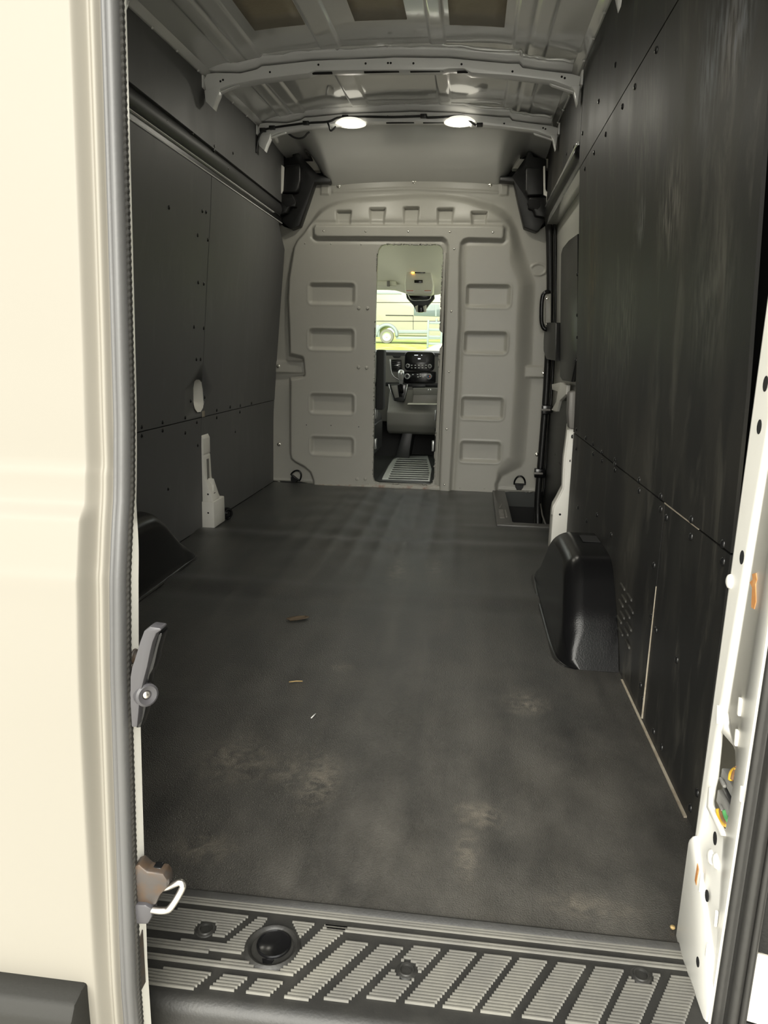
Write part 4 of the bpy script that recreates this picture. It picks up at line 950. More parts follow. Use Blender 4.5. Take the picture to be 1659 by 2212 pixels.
# ---- wire connectors in the pillar opening
def conn(px0, py0, px1, py1, d0, d1, m, nm, parent, bev=0.002):
    a = upl(px0, py0); b = upl(px1, py1)
    u0, u1 = sorted((a[0], b[0])); v0, v1 = sorted((a[1], b[1]))
    return pil(nm, rect(u0, u1, v0, v1), d0, d1, m, parent, bev)
cu = upl(1562, 1716); cxy = A_ + U_ * cu[0]
CN = empty('wire_connector', (cxy[0], cxy[1], cu[1])); tag(CN, 'grey plastic wire connector taped in the pillar opening', 'wire connector')
up_ = conn(1549, 1677, 1578, 1706, -0.035, -0.004, M_plug, 'plug', CN)
conn(1553, 1684, 1564, 1696, -0.004, 0.001, M_plug, 'latch', up_)
conn(1548, 1704, 1574, 1738, -0.032, -0.006, M_tape, 'tape', CN)
lo_ = conn(1541, 1730, 1569, 1752, -0.036, -0.003, M_plug, 'plug', CN)
conn(1552, 1738, 1560, 1750, -0.003, 0.001, M_plug, 'latch', lo_)
def ppt(px, py, d=-0.003):
    u, v = upl(px, py); return (A_[0] + U_[0] * u + N_[0] * d, A_[1] + U_[1] * u + N_[1] * d, v)
for pts, m in ((((1573, 1684), (1575, 1670), (1580, 1664), (1588, 1660)), M_wy), (((1578, 1682), (1582, 1668), (1590, 1655)), M_wb), (((1546, 1748), (1550, 1766), (1558, 1778), (1568, 1784)), M_wy), (((1553, 1750), (1558, 1766), (1568, 1778)), M_wb), (((1560, 1752), (1564, 1764), (1570, 1774)), M_wg)):
    tube('wire', catmull([ppt(*p) for p in pts], 5), 0.0035, m, CN, 6)

# ---- closed left rear door
ZK = [-0.60, -0.04, 0.1, 0.3, 0.5, 0.60, 0.66, 0.69, 0.77, 0.96, 1.18, 1.95]
YK = [-0.165, -0.173, -0.173, -0.160, -0.146, -0.134, -0.121, -0.113, -0.102, -0.088, -0.073, -0.030]
def yo(z): return float(np.interp(z, ZK, YK))
LD = tag(empty('door_2', (-0.4, -0.1, -0.3)), 'closed white left rear door with grey seal along its edge', 'rear door', kind='structure')
def build_left_door():
    zs = np.concatenate([np.linspace(-0.46, -0.075, 14), np.linspace(-0.07, 0.60, 60), np.linspace(0.605, 0.72, 40), np.linspace(0.73, 1.93, 60)])
    xs = np.concatenate([np.linspace(-0.80, -0.06, 22), np.linspace(-0.055, 0.028, 64)])
    sm = np.convolve(np.pad([yo(z) for z in zs], 4, mode='edge'), np.ones(9) / 9, 'valid')
    rows = []
    for z, y0 in zip(zs, sm):
        row = []
        for x in xs:
            mainw = 1 - sst(-0.004, 0.008, x)
            h = 0.012 * mainw
            h += 0.010 * mainw * (1 - sst(0.664, 0.684, z)) * sst(0.0, 0.58, z + 0.05) * 0.9
            h += 0.006 * np.exp(-((x - 0.0165) / 0.005) ** 2)
            h -= 0.003 * np.exp(-((x - 0.0095) / 0.003) ** 2)
            h -= 0.003 * sst(0.018, 0.023, x)
            # foot of the pressing tapers to the lower hem
            h *= float(sst(-0.075, -0.035, z)) if x > -0.004 else 1.0
            row.append((x, y0 - float(h), z))
        rows.append(row)
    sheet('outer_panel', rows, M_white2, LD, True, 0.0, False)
    # inner shell
    bm = bmesh.new(); sec = []
    for z in zs[::3]:
        y0 = yo(z)
        sec.append([bm.verts.new(p) for p in ((0.027, y0 + 0.004, z), (0.0415, y0 + 0.009, z), (0.0420 - 0.004 * float(sst(0.6, 0.76, z)), y0 + 0.031 - 0.019 * float(sst(0.6, 0.76, z)), z), (0.030, y0 + 0.042, z), (-0.04, y0 + 0.06, z), (-0.80, y0 + 0.06, z), (-0.80, y0 + 0.004, z))])
    for a, b in zip(sec, sec[1:]):
        for k in range(7): bm.faces.new((a[k], a[(k + 1) % 7], b[(k + 1) % 7], b[k]))
    bm.faces.new(sec[0]); bm.faces.new(sec[-1][::-1])
    from_bm('inner_frame', bm, M_pillar, LD, 30)
    # seal along the free edge
    bm = bmesh.new(); rows = []
    zz = np.linspace(-0.46, 1.93, 120)
    for z in zz:
        y0 = yo(z); r = []
        for x, dy in ((0.0255, 0.004), (0.0255, -0.003), (0.0275, -0.008), (0.0300, -0.0085), (0.0318, -0.0070), (0.0340, -0.0085), (0.0380, -0.0080), (0.0412, -0.004), (0.0420, 0.002), (0.0420, 0.010), (0.03, 0.010)):
            r.append(bm.verts.new((x, y0 + dy, z)))
        rows.append(r)
    for a, b in zip(rows, rows[1:]):
        for k in range(11): bm.faces.new((a[k], a[(k + 1) % 11], b[(k + 1) % 11], b[k]))
    se = from_bm('edge_seal', bm, M_seal, LD, 60)
    bm = bmesh.new(); prev = None                                    # toothed clip edge of the seal
    for k, z in enumerate(np.arange(-0.46, 1.93, 0.0035)):
        y0 = yo(z); w = 0.0008 if k % 2 else 0.0
        cur = [bm.verts.new((0.0415, y0 + 0.001, z)), bm.verts.new((0.0432 + w, y0 + 0.005, z)), bm.verts.new((0.0432 + w, y0 + 0.010, z)), bm.verts.new((0.0415, y0 + 0.010, z))]
        if prev:
            for q_ in range(4): bm.faces.new((prev[q_], prev[(q_ + 1) % 4], cur[(q_ + 1) % 4], cur[q_]))
        prev = cur
    from_bm('toothed_lip', bm, M_sealdk, se, False)
    # grey rub moulding across the bottom
    zt = uy(100, 2128, -0.195)[1]
    mo = prism('rub_moulding', [(-0.222, zt - 0.30), (-0.222, zt - 0.02), (-0.212, zt - 0.004), (-0.196, zt), (-0.170, zt), (-0.170, zt - 0.30)], 'x', -0.80, -0.012, M_mould, LD, 0.004)
    return zt
build_left_door()
# inside release lever on the door edge
def dl(px, py, y): return uy(px, py, y)
LV = prism('release_lever', [dl(*p, -0.155) for p in ((324, 1354), (345, 1357), (349, 1361), (337, 1369), (330, 1386), (324, 1410), (318, 1440), (309, 1474), (302, 1505), (299, 1540), (296, 1571), (284, 1571), (281, 1520), (281, 1463), (285, 1440), (290, 1427), (302, 1387), (311, 1363))], 'y', -0.155, -0.139, M_lever, LD, 0.003)
tag(LV, 'grey plastic release lever')
prism('lever_grip', [dl(*p, -0.140) for p in ((352, 1364), (353, 1369), (345, 1395), (338, 1427), (334, 1442), (326, 1456), (322, 1478), (324, 1500), (314, 1544), (307, 1568), (297, 1569), (303, 1500), (318, 1440), (330, 1386), (340, 1366))], 'y', -0.144, -0.126, M_blackgloss, LV, 0.003)
for k in range(6):
    px = 350 - k * 3.0; py = 1374 + k * 10.5
    x_, z_ = uy(px, py, -0.135); box('grip_ridge', x_ - 0.004, x_ + 0.001, -0.143, -0.127, z_ - 0.0016, z_ + 0.0016, M_lever, LV, 0.0006)
me = lathe_mesh('pivot_boss', [(0.0, 0.001), (0.005, 0.001), (0.0055, 0.003), (0.0105, 0.0045), (0.013, 0.003), (0.0135, -0.012)], 22)
x_, z_ = uy(314, 1502, -0.150); place('pivot_boss', me, (x_, -0.148, z_), (0.75, -0.66, 0.1), M_lever, LV)
place('pivot_pin', RIVET, (x_ + 0.0005, -0.1488, z_), (0.75, -0.66, 0.1), M_steel, LV, 0.75)
for py in (1418, 1449):
    yb_, z_ = ux(291, py, 0.0425); place('lever_bolt', BOLT, (0.0425, yb_, z_), (1, -0.1, 0), M_rusty, LV, 0.75)
# striker of the second door on the edge of the first
STK = prism('striker_plate', [dl(*p, -0.158) for p in ((289, 1872), (300, 1868), (318, 1884), (352, 1888), (361, 1902), (361, 1918), (345, 1935), (336, 1956), (318, 1954), (289, 1952))], 'y', -0.158, -0.140, M_rusty, LD, 0.002)
prism('striker_block', [dl(*p, -0.162) for p in ((289, 1953), (314, 1954), (328, 1962), (329, 1980), (320, 1997), (289, 1996))], 'y', -0.163, -0.146, M_lever, STK, 0.003)
prism('rubber_stop', [dl(*p, -0.150) for p in ((313, 1892), (316, 1884), (328, 1874), (347, 1874), (358, 1892), (350, 1897), (330, 1897))], 'y', -0.151, -0.139, M_blackgloss, STK, 0.002)
tube('striker_loop', catmull([(*[uy(a, b, y)[0]], y, uy(a, b, y)[1]) for a, b, y in ((352, 1918, -0.148), (364, 1915, -0.148), (380, 1908, -0.148), (389, 1906, -0.148), (395, 1911, -0.149), (393, 1921, -0.151), (380, 1944, -0.156), (368, 1961, -0.160), (360, 1966, -0.160), (345, 1967, -0.160), (324, 1964, -0.158))], 5), 0.0042, M_steel, STK, 10)

(ya_, za_), (yb_, zb_) = ux(304, 2035, 0.0425), ux(309, 2130, 0.0425)
prism('edge_plate', [(ya_ - 0.008, za_), (ya_ + 0.006, za_ + 0.012), (yb_ + 0.006, zb_), (yb_ - 0.010, zb_)], 'x', 0.0415, 0.0432, M_rusty, LD, 0)

# ---- rear sill scuff plate
SP = empty('sill_scuff_plate', (0.38, 0.0, -0.01)); tag(SP, 'black ribbed rubber scuff plate across the rear sill', 'scuff plate')
prof = [(0.094, -0.03), (0.094, 0.004), (0.090, 0.006), (0.082, 0.003), (0.078, -0.001)] + [(-0.070, -0.002)] + [(-0.078 - 0.022 * math.sin(a), -0.024 + 0.022 * math.cos(a)) for a in np.linspace(0.1, 1.5, 8)] + [(-0.104, -0.075), (-0.098, -0.078), (-0.07, -0.05)]
prism('plate', prof, 'x', -0.80, 0.80, M_sill, SP, 0, smooth=40)
def clip_line(poly, y):
    xs = []
    for (ax, ay), (bx, by) in zip(poly, poly[1:] + poly[:1]):
        if (ay <= y < by) or (by <= y < ay): xs.append(ax + (bx - ax) * (y - ay) / (by - ay))
    xs.sort(); return list(zip(xs[::2], xs[1::2]))
def tread(poly, excl=(), name='tread_pad', pitch=0.0050, h=0.0034):
    bm = bmesh.new(); ys = [p[1] for p in poly]; y = min(ys) + pitch * 0.5
    y = math.ceil(y / pitch) * pitch
    base = -0.0018
    while y < max(ys):
        for x0, x1 in clip_line(poly, y):
            segs = [(x0, x1)]
            for (cx, cy, r) in excl:
                if abs(y - cy) < r:
                    w = math.sqrt(r * r - (y - cy) ** 2); ns = []
                    for a, b in segs:
                        if cx - w > a: ns.append((a, min(b, cx - w)))
                        if cx + w < b: ns.append((max(a, cx + w), b))
                    segs = ns
            for a, b in segs:
                if b - a < 0.003: continue
                w = pitch * 0.36
                v = [bm.verts.new(p) for p in ((a, y - w, base), (a, y - w * 0.55, base + h), (a, y + w * 0.55, base + h), (a, y + w, base), (b, y - w, base), (b, y - w * 0.55, base + h), (b, y + w * 0.55, base + h), (b, y + w, base))]
                for f in ((0, 1, 5, 4), (1, 2, 6, 5), (2, 3, 7, 6), (0, 3, 2, 1), (4, 5, 6, 7)): bm.faces.new([v[i] for i in f])
        y += pitch
    return from_bm(name, bm, M_rib, SP, False)
CAPC = uz(590, 2040, 0); BOSS = [uz(444, 2007, 0), uz(878, 2095, 0), uz(1385, 2106, 0)]
def c5(lst): return [uz(280 + a * 0.3737, 1800 + b * 0.3737, 0) for a, b in lst]
def c6(lst): return [uz(900 + a * 0.4575, 1800 + b * 0.4575, 0) for a, b in lst]
cap_ex = (CAPC[0], CAPC[1] - 0.004, 0.040)
ex = [cap_ex] + [(b[0], b[1], 0.0165) for b in BOSS]
tread([(-0.70, 0.063), (0.775, 0.063), (0.775, 0.081), (-0.70, 0.081)], (), 'rib_band')
tread([(0.232, 0.047), (0.770, 0.047), (0.770, 0.058), (0.222, 0.058)], (), 'rib_band')
pads = [
    [(-0.20, 0.034), (0.092, 0.034), (0.110, 0.058), (-0.20, 0.058)] if False else c5([(120, 420), (690, 480), (545, 600), (60, 545)]),
    c5([(60, 598), (560, 632), (740, 488), (800, 490), (690, 655), (635, 700), (60, 650)]),
    c5([(60, 680), (690, 745), (870, 790), (1140, 525), (1262, 545), (1235, 575), (940, 822), (60, 722)]),
    c5([(940, 508), (1075, 520), (985, 605)]),
    c5([(60, 768), (485, 800), (370, 898), (60, 868)]),
    c5([(550, 812), (692, 828), (590, 920), (445, 905)]),
    c5([(745, 838), (898, 852), (800, 945), (660, 930)]),
    c5([(1255, 620), (1388, 632), (1025, 970), (880, 955)]),
    c5([(1450, 643), (1588, 658), (1240, 995), (1098, 975)]),
]
for p in pads: tread(p, ex)
x_top = [c6([(-14, 545)])[0][0], c6([(155, 560)])[0][0], c6([(320, 573)])[0][0], c6([(485, 588)])[0][0], c6([(665, 603)])[0][0], c6([(840, 618)])[0][0], c6([(1010, 635)])[0][0], c6([(1195, 655)])[0][0]]
for k, xt in enumerate(x_top):
    wq = 0.040; sl = 0.060 if k < 5 else 0.056
    tread([(xt, 0.036), (xt + wq, 0.037), (xt + wq - sl, -0.060), (xt - sl, -0.060)], ex)
for b in BOSS:
    me = lathe_mesh('screw_boss', [(0.0, 0.0), (0.008, 0.0), (0.0085, 0.0025), (0.0105, 0.003), (0.0115, 0.001), (0.014, 0.0005), (0.0155, -0.001)], 20)
    place('screw_boss', me, (b[0], b[1], -0.001), (0, 0, 1), M_sill, SP)
me = lathe_mesh('cap_well', [(0.028, -0.016), (0.0295, -0.003), (0.032, 0.002), (0.036, 0.0035), (0.040, 0.001), (0.042, -0.0015)], 32)
place('cap_well', me, (CAPC[0], CAPC[1] - 0.004, 0), (0, 0, 1), M_sill, SP)
me = lathe_mesh('round_cap', [(0.0, 0.0015), (0.021, 0.0015), (0.0235, 0.003), (0.0252, 0.002), (0.0255, -0.012)], 32)
place('round_cap', me, (CAPC[0] + 0.001, CAPC[1] + 0.001, -0.001), (0, 0, 1), M_blackgloss, SP)
prism('cap_tongue', [(CAPC[0] - 0.010, CAPC[1] - 0.024), (CAPC[0] + 0.009, CAPC[1] - 0.024), (CAPC[0] + 0.006, CAPC[1] - 0.033), (CAPC[0] - 0.006, CAPC[1] - 0.033)], 'z', -0.010, -0.001, M_blackgloss, SP, 0.001)

# ---- body panel and bumper step below the sill
BP = empty('rear_bumper', (0, -0.16, -0.45)); tag(BP, 'white rear body sill and bumper below the scuff plate', 'bumper')
prism('body_edge', [(-0.06, -0.076), (-0.112, -0.078), (-0.120, -0.090), (-0.120, -0.26), (-0.06, -0.26)], 'x', -0.80, 0.80, M_white, BP, 0.004)
prism('step_pad', [(-0.12, -0.255), (-0.29, -0.262), (-0.31, -0.29), (-0.31, -0.50), (-0.12, -0.50)], 'x', -0.92, 0.92, M_mould, BP, 0.012)

# ---- opened right rear door (only its hinge end is near the frame)
RD = tag(empty('door_3', (0.90, -0.45, -0.3)), 'opened white right rear door beside the corner pillar', 'rear door', kind='structure')
def rdp(t, d): # along the door, depth
    a = math.radians(-84); return (0.862 + t * math.cos(a) + d * math.sin(a) * -1, -0.105 + t * math.sin(a) + d * math.cos(a))
def rdbox(name, t0, t1, d0, d1, z0, z1, m, bev=0.004):
    pts = [rdp(t0, d0), rdp(t1, d0), rdp(t1, d1), rdp(t0, d1)]
    return prism(name, pts, 'z', z0, z1, m, RD, bev)
rdbox('outer_panel', 0.0, 0.80, 0.045, 0.06, -0.46, 1.93, M_white)
rdbox('inner_frame', 0.0, 0.80, 0.0, 0.045, -0.40, 1.90, M_white, 0.01)
rdbox('inner_trim', 0.05, 0.74, -0.012, 0.0, 0.02, 1.85, M_black, 0.006)
rdbox('hinge_leaf', -0.02, 0.06, -0.030, 0.0, 0.00, 0.05, M_black, 0.003)
rdbox('hinge_leaf', -0.02, 0.06, -0.030, 0.0, 0.75, 0.80, M_black, 0.003)
rdbox('edge_strip', 0.0, 0.05, -0.018, 0.0, 0.05, 1.85, M_deep, 0.004)

# ================================================================== CAB
CF = box('cab_floor', -0.92, 0.92, 3.63, 5.55, -0.10, 0.0, M_matdk, None, 0.0); tag(CF, 'dark rubber floor of the cab beyond the partition', 'cab floor', kind='structure')
# shell: roof, side doors with windows, windscreen
CR = tag(empty('wall_cab', (0, 4.5, 0)), 'cab sides and roof around the seats', 'cab shell', kind='structure')
prism('roof_skin', [(3.66, 1.95), (3.66, 1.90), (4.30, 1.72), (4.66, 1.42), (4.70, 1.40), (4.74, 1.44), (4.36, 1.80)], 'x', -0.92, 0.92, M_white, CR, 0)
for s in (-1, 1):
    sheet('door_panel', [[(s * 0.93, y, z) for y in (3.66, 4.6, 5.7)] for z in (-0.2, 0.3, 0.72)], M_dashdk, CR, False, 0.03)
    prism('door_post', [(3.64, -0.1), (3.82, -0.1), (3.86, 1.75), (3.64, 1.85)], 'x', s * 0.90, s * 0.945, M_part, CR, 0)
    prism('screen_pillar', [(4.62, 1.44), (4.70, 1.44), (5.85, 0.80), (5.70, 0.80)], 'x', s * 0.87, s * 0.93, M_part, CR, 0)
    prism('side_window', [(3.86, 0.72), (5.60, 0.72), (4.66, 1.38), (3.88, 1.60)], 'x', s * 0.921, s * 0.925, M_glass, CR, 0)
WS = sheet('window_1', [[(x, y, z) for x in (-0.88, 0, 0.88)] for y, z in ((4.66, 1.385), (5.2, 1.08), (5.78, 0.76))], M_glass, None, False, 0.004)
tag(WS, 'clear windscreen seen through the walk-through opening', 'windscreen', kind='structure')
HD = sheet('hood', [[(x, y, z - 0.05 * (x / 0.9) ** 2) for x in (-0.92, -0.5, 0, 0.5, 0.92)] for y, z in ((5.78, 0.70), (6.2, 0.62), (6.6, 0.48), (6.8, 0.30), (6.85, -0.2))], M_white, None, True, 0.01)
tag(HD, 'white bonnet in front of the windscreen', 'bonnet')
# headliner
def hl(x, y):
    z = np.interp(y, [3.66, 4.0, 4.3, 4.5, 4.62, 4.67], [1.66, 1.585, 1.49, 1.395, 1.315, 1.300])
    return z - 0.035 * math.exp(-((x - 0.03) / 0.17) ** 4) * float(sst(3.9, 4.3, y)) - 0.03 * float(sst(0.5, 0.85, abs(x)))
HL = sheet('headliner', [[(x, y, hl(x, y)) for x in np.linspace(-0.90, 0.90, 41)] for y in np.linspace(3.66, 4.67, 30)], M_head, CR, True, 0.02, True)
HL['label'] = 'pale fabric headliner'
# overhead console hanging from the headliner
OC = empty('overhead_console', (0.03, 4.45, 1.38)); tag(OC, 'pale overhead console with amber light under the headliner', 'overhead console')
def cy(px, py, y): return uy(px, py, y)
oc_ = [cy(*p, 4.42) for p in ((880, 584), (928, 584), (932, 590), (936, 615), (935, 633), (931, 636), (881, 635), (876, 632), (874, 615), (876, 592))]
body = prism('body', oc_, 'y', 4.42, 4.56, M_cons, OC, 0.010, 3)
prism('amber_light', [cy(*p, 4.415) for p in ((889, 586.5), (895, 586.5), (895, 590), (889, 590))], 'y', 4.412, 4.424, M_amber, OC, 0.0008)
prism('display_bar', [cy(*p, 4.415) for p in ((895.5, 586.5), (918.5, 586), (918.5, 590), (895.5, 590))], 'y', 4.412, 4.424, M_blackgloss, OC, 0.0008)
prism('switch_panel', [cy(*p, 4.415) for p in ((895, 605), (913, 605), (913, 611), (895, 611))], 'y', 4.411, 4.424, M_blackgloss, OC, 0.001)
for x0, x1 in ((877, 894), (916, 932)):
    la = prism('lens', [cy(*p, 4.415) for p in ((x0, 627), (x1, 627), (x1, 632), (x0, 632))], 'y', 4.412, 4.424, M_label, OC, 0.001)
    prism('warning_print', [cy(*p, 4.4115) for p in ((x0 + 1, 627.3), (x1 - 1, 627.3), (x1 - 1, 628.6), (x0 + 1, 628.6))], 'y', 4.4112, 4.4122, M_red, la, 0)
# sensor pod and mirror stem on the windscreen
MS = empty('windscreen_sensor_pod', (0.06, 4.72, 1.25)); tag(MS, 'dark tapering sensor pod at the top of the windscreen', 'sensor pod')
prism('pod', [cy(*p, 4.70) for p in ((877, 634), (938, 634), (939, 645), (926, 660), (917, 674), (900, 674), (893, 660), (879, 645))], 'y', 4.68, 4.73, M_dashdk, MS, 0.006)
prism('band', [cy(*p, 4.675) for p in ((882, 636), (934, 636), (931, 643), (886, 643))], 'y', 4.668, 4.69, M_blackgloss, MS, 0.002)
prism('stem', [cy(*p, 4.66) for p in ((904, 660), (913, 660), (913.5, 675), (903.5, 675))], 'y', 4.645, 4.69, M_blackgloss, MS, 0.003)
for a, b in ((897, 903), (914, 921)):
    prism('stem_cheek', [cy(*p, 4.67) for p in ((a, 662), (b, 659), (b, 674), (a + 2, 674))], 'y', 4.66, 4.69, M_cons, MS, 0.002)
tube('wire_guard', catmull([(*[cy(a, b, 4.66)[0]], 4.66, cy(a, b, 4.66)[1]) for a, b in ((881, 634), (886, 645), (892, 649), (904, 649), (916, 649), (928, 646), (932, 634))], 4), 0.004, M_silver, MS, 6)
SV = prism('sun_visor', [cy(*p, 4.56) for p in ((770, 606), (856, 607), (857, 618), (770, 617))], 'y', 4.55, 4.575, M_head, None, 0.008); tag(SV, 'folded pale sun visor at the windscreen edge', 'sun visor')
prism('visor_hinge', [cy(*p, 4.55) for p in ((836, 607), (842, 607), (842, 619), (836, 619))], 'y', 4.54, 4.56, M_trimgrey, SV, 0.002)

# dashboard
DB = empty('dashboard', (0.0, 4.9, 0.3)); tag(DB, 'grey and black dashboard with radio, vents and gear lever', 'dashboard')
prism('top_pad', [(4.72, 0.845), (4.80, 0.862), (5.40, 0.83), (5.72, 0.74), (5.72, 0.60), (4.74, 0.60)], 'x', -0.90, 0.90, M_dashdk, DB, 0.01)
prism('fascia', [(4.725, 0.57), (4.722, 0.835), (4.80, 0.842), (5.3, 0.70), (5.3, 0.30), (4.80, 0.30)], 'x', -0.90, 0.90, M_dash, DB, 0.012)
prism('trim_strip', [(4.716, 0.585), (4.712, 0.612), (4.74, 0.618), (4.74, 0.582)], 'x', -0.5, 0.9, M_dashdk, DB, 0.003)
def dz(lst, y): return [uy(a, b, y) for a, b in lst]
ve = prism('air_vent', dz([(845, 777), (867, 777), (868, 803), (847, 803)], 4.715), 'y', 4.705, 4.74, M_blackgloss, DB, 0.006)
for k in range(6):
    py = 780 + k * 4.1; prism('vent_slat', dz([(847, py), (866.5, py), (866.5, py + 1.6), (847, py + 1.6)], 4.70), 'y', 4.698, 4.72, M_dashdk, ve, 0.001)
prism('vent_tab', dz([(852, 788), (861, 788), (861, 790), (852, 790)], 4.697), 'y', 4.694, 4.70, M_silver, ve, 0.0005)
prism('vent_top', dz([(847, 768), (866, 768), (863, 772.5), (850, 772.5)], 4.715), 'y', 4.71, 4.735, M_dashdk, DB, 0.003)
tube('vent_trim', catmull([(uy(a, b, 4.705)[0], 4.705, uy(a, b, 4.705)[1]) for a, b in ((843, 775), (845, 800), (850, 812), (860, 819), (872, 822))], 4), 0.006, M_silver, DB, 6)
ra = prism('radio', rrect(*[v for v in (uy(873.5, 800, 4.66)[0], uy(938, 800, 4.66)[0], uy(905, 801, 4.66)[1], uy(905, 760, 4.66)[1])], 0.03), 'y', 4.655, 4.74, M_blackgloss, DB, 0.008)
prism('display', dz([(891, 769), (921, 769), (921, 783), (891, 783)], 4.652), 'y', 4.6515, 4.656, M_blackgloss, ra, 0)
for (a, b, c, d) in ((903, 774, 905, 776), (906, 774, 908, 776), (895, 766.8, 903, 767.5), (910, 766.8, 912, 767.5)):
    prism('display_digits', dz([(a, d), (c, d), (c, b), (a, b)], 4.6505), 'y', 4.6503, 4.6514, M_white_led, ra, 0)
for k in range(5):
    for py in (789, 794.5):
        px = 889.5 + k * 7.7; prism('button', dz([(px - 1.4, py + 0.8), (px + 1.4, py + 0.8), (px + 1.4, py - 0.8), (px - 1.4, py - 0.8)], 4.652), 'y', 4.649, 4.656, M_label, ra, 0)
KN = lathe_mesh('knob', [(0.0, 0.016), (0.009, 0.016), (0.011, 0.018), (0.0155, 0.017), (0.017, 0.0), (0.017, -0.01)], 20)
KI = lathe_mesh('knob_face', [(0.0, 0.0178), (0.0095, 0.0178), (0.0095, 0.012)], 16)
def knob(px, py, y, sc, parent, marks=None):
    x, z = uy(px, py, y); k = place('knob', KN, (x, y, z), (0, -1, 0), M_silver, parent, sc); place('knob_face', KI, (x, y, z), (0, -1, 0), M_blackgloss, k, sc)
    k2 = bpy.data.objects[-1] if False else None
    if marks:
        for dx, m in ((-0.006, M_blue), (0.006, M_red)):
            prism('temperature_mark', [(x + dx - 0.0035, z - 0.005), (x + dx + 0.0035, z - 0.005), (x + dx + 0.0035, z + 0.006), (x + dx - 0.0035, z + 0.006)], 'y', y - 0.0255, y - 0.020, m, k, 0)
knob(881, 790, 4.655, 1.0, ra); knob(928.5, 791, 4.655, 1.0, ra)
hv = prism('climate_panel', dz([(869, 803), (942, 803), (941, 827), (872, 827)], 4.68), 'y', 4.675, 4.74, M_blackgloss, DB, 0.008)
knob(880, 812.5, 4.675, 1.35, hv); knob(927, 813, 4.675, 1.35, hv, True)
for (px, py) in ((892, 809), (902, 809), (908, 808), (915, 809), (903, 814), (908, 813), (914, 814)):
    prism('button', dz([(px - 1.6, py + 0.8), (px + 1.6, py + 0.8), (px + 1.6, py - 0.8), (px - 1.6, py - 0.8)], 4.673), 'y', 4.6715, 4.677, M_label, hv, 0)
prism('storage_lid', dz([(889, 830), (920, 830), (918, 838), (891, 838)], 4.70), 'y', 4.695, 4.73, M_dashdk, DB, 0.003)
# lower centre console
cc = prism('centre_console', [(4.60, 0.245), (4.565, 0.30), (4.555, 0.40), (4.60, 0.43), (4.70, 0.56), (5.2, 0.58), (5.2, 0.22), (4.68, 0.22)], 'x', -0.215, 0.185, M_dash, DB, 0.014, 3)
sh = prism('shifter_base', dz([(841, 830), (879, 830), (878, 846), (874, 866), (852, 866), (845, 846)], 4.57), 'y', 4.545, 4.64, M_dashdk, DB, 0.006)
prism('shifter_plate', dz([(845, 833), (858, 832), (862, 858), (853, 860)], 4.542), 'y', 4.540, 4.55, M_dash, sh, 0.002)
prism('gate', dz([(859.5, 832), (877, 831), (875, 858), (862, 858)], 4.542), 'y', 4.5405, 4.55, M_blackgloss, sh, 0.001)
tube('frame_trim', [(uy(a, b, 4.541)[0], 4.541, uy(a, b, 4.541)[1]) for a, b in ((840, 830), (844, 846), (851, 864))], 0.004, M_silver, sh, 6)
tube('frame_trim', [(uy(a, b, 4.541)[0], 4.541, uy(a, b, 4.541)[1]) for a, b in ((880, 830), (877, 846), (873, 861))], 0.004, M_silver, sh, 6)
gl = tube('gear_lever', [(uy(a, b, y)[0], y, uy(a, b, y)[1]) for a, b, y in ((868.5, 848, 4.53), (867.5, 836, 4.50), (866.5, 828, 4.47))], 0.012, M_blackgloss, DB, 8)
kx, kz = uy(866.3, 814, 4.46)
me = lathe_mesh('shift_knob', [(0.0, 0.052), (0.014, 0.050), (0.022, 0.042), (0.025, 0.028), (0.023, 0.005), (0.017, -0.025), (0.013, -0.05), (0.0, -0.05)], 18)
place('shift_knob', me, (kx, 4.462, kz), (0.02, -0.12, 1), M_silver, gl)
prism('knob_inset', dz([(863.5, 809), (869.5, 809), (870.5, 816), (868.5, 821), (864.5, 821), (862.5, 816)], 4.432), 'y', 4.430, 4.455, M_dash, gl, 0.002)
prism('cubby_back', dz([(893, 838), (948, 838), (948, 852), (893, 852)], 4.60), 'y', 4.56, 4.64, M_dash, DB, 0.004)
prism('cubby', dz([(893, 853), (948, 853), (948, 871), (891, 871)], 4.552), 'y', 4.5535, 4.56, M_trimgrey, DB, 0.002)
prism('cubby_lip', dz([(881, 871), (948, 872), (948, 874.5), (880, 874)], 4.54), 'y', 4.525, 4.58, M_cons, DB, 0.004)
for a in (925, 930): prism('socket', dz([(a - 1.8, 843.5), (a + 1.8, 843.5), (a + 1.8, 840), (a - 1.8, 840)], 4.556), 'y', 4.5555, 4.562, M_silver, DB, 0.001)
prism('tunnel_cover', [(-0.16, 0.0), (-0.10, 0.24), (-0.02, 0.24), (-0.05, 0.0)], 'y', 4.66, 5.0, M_dashdk, DB, 0.006)
prism('bulkhead_carpet', [(4.95, 0.0), (5.05, 0.35), (5.2, 0.35), (5.2, 0.0)], 'x', -0.90, 0.90, M_deep, DB, 0)

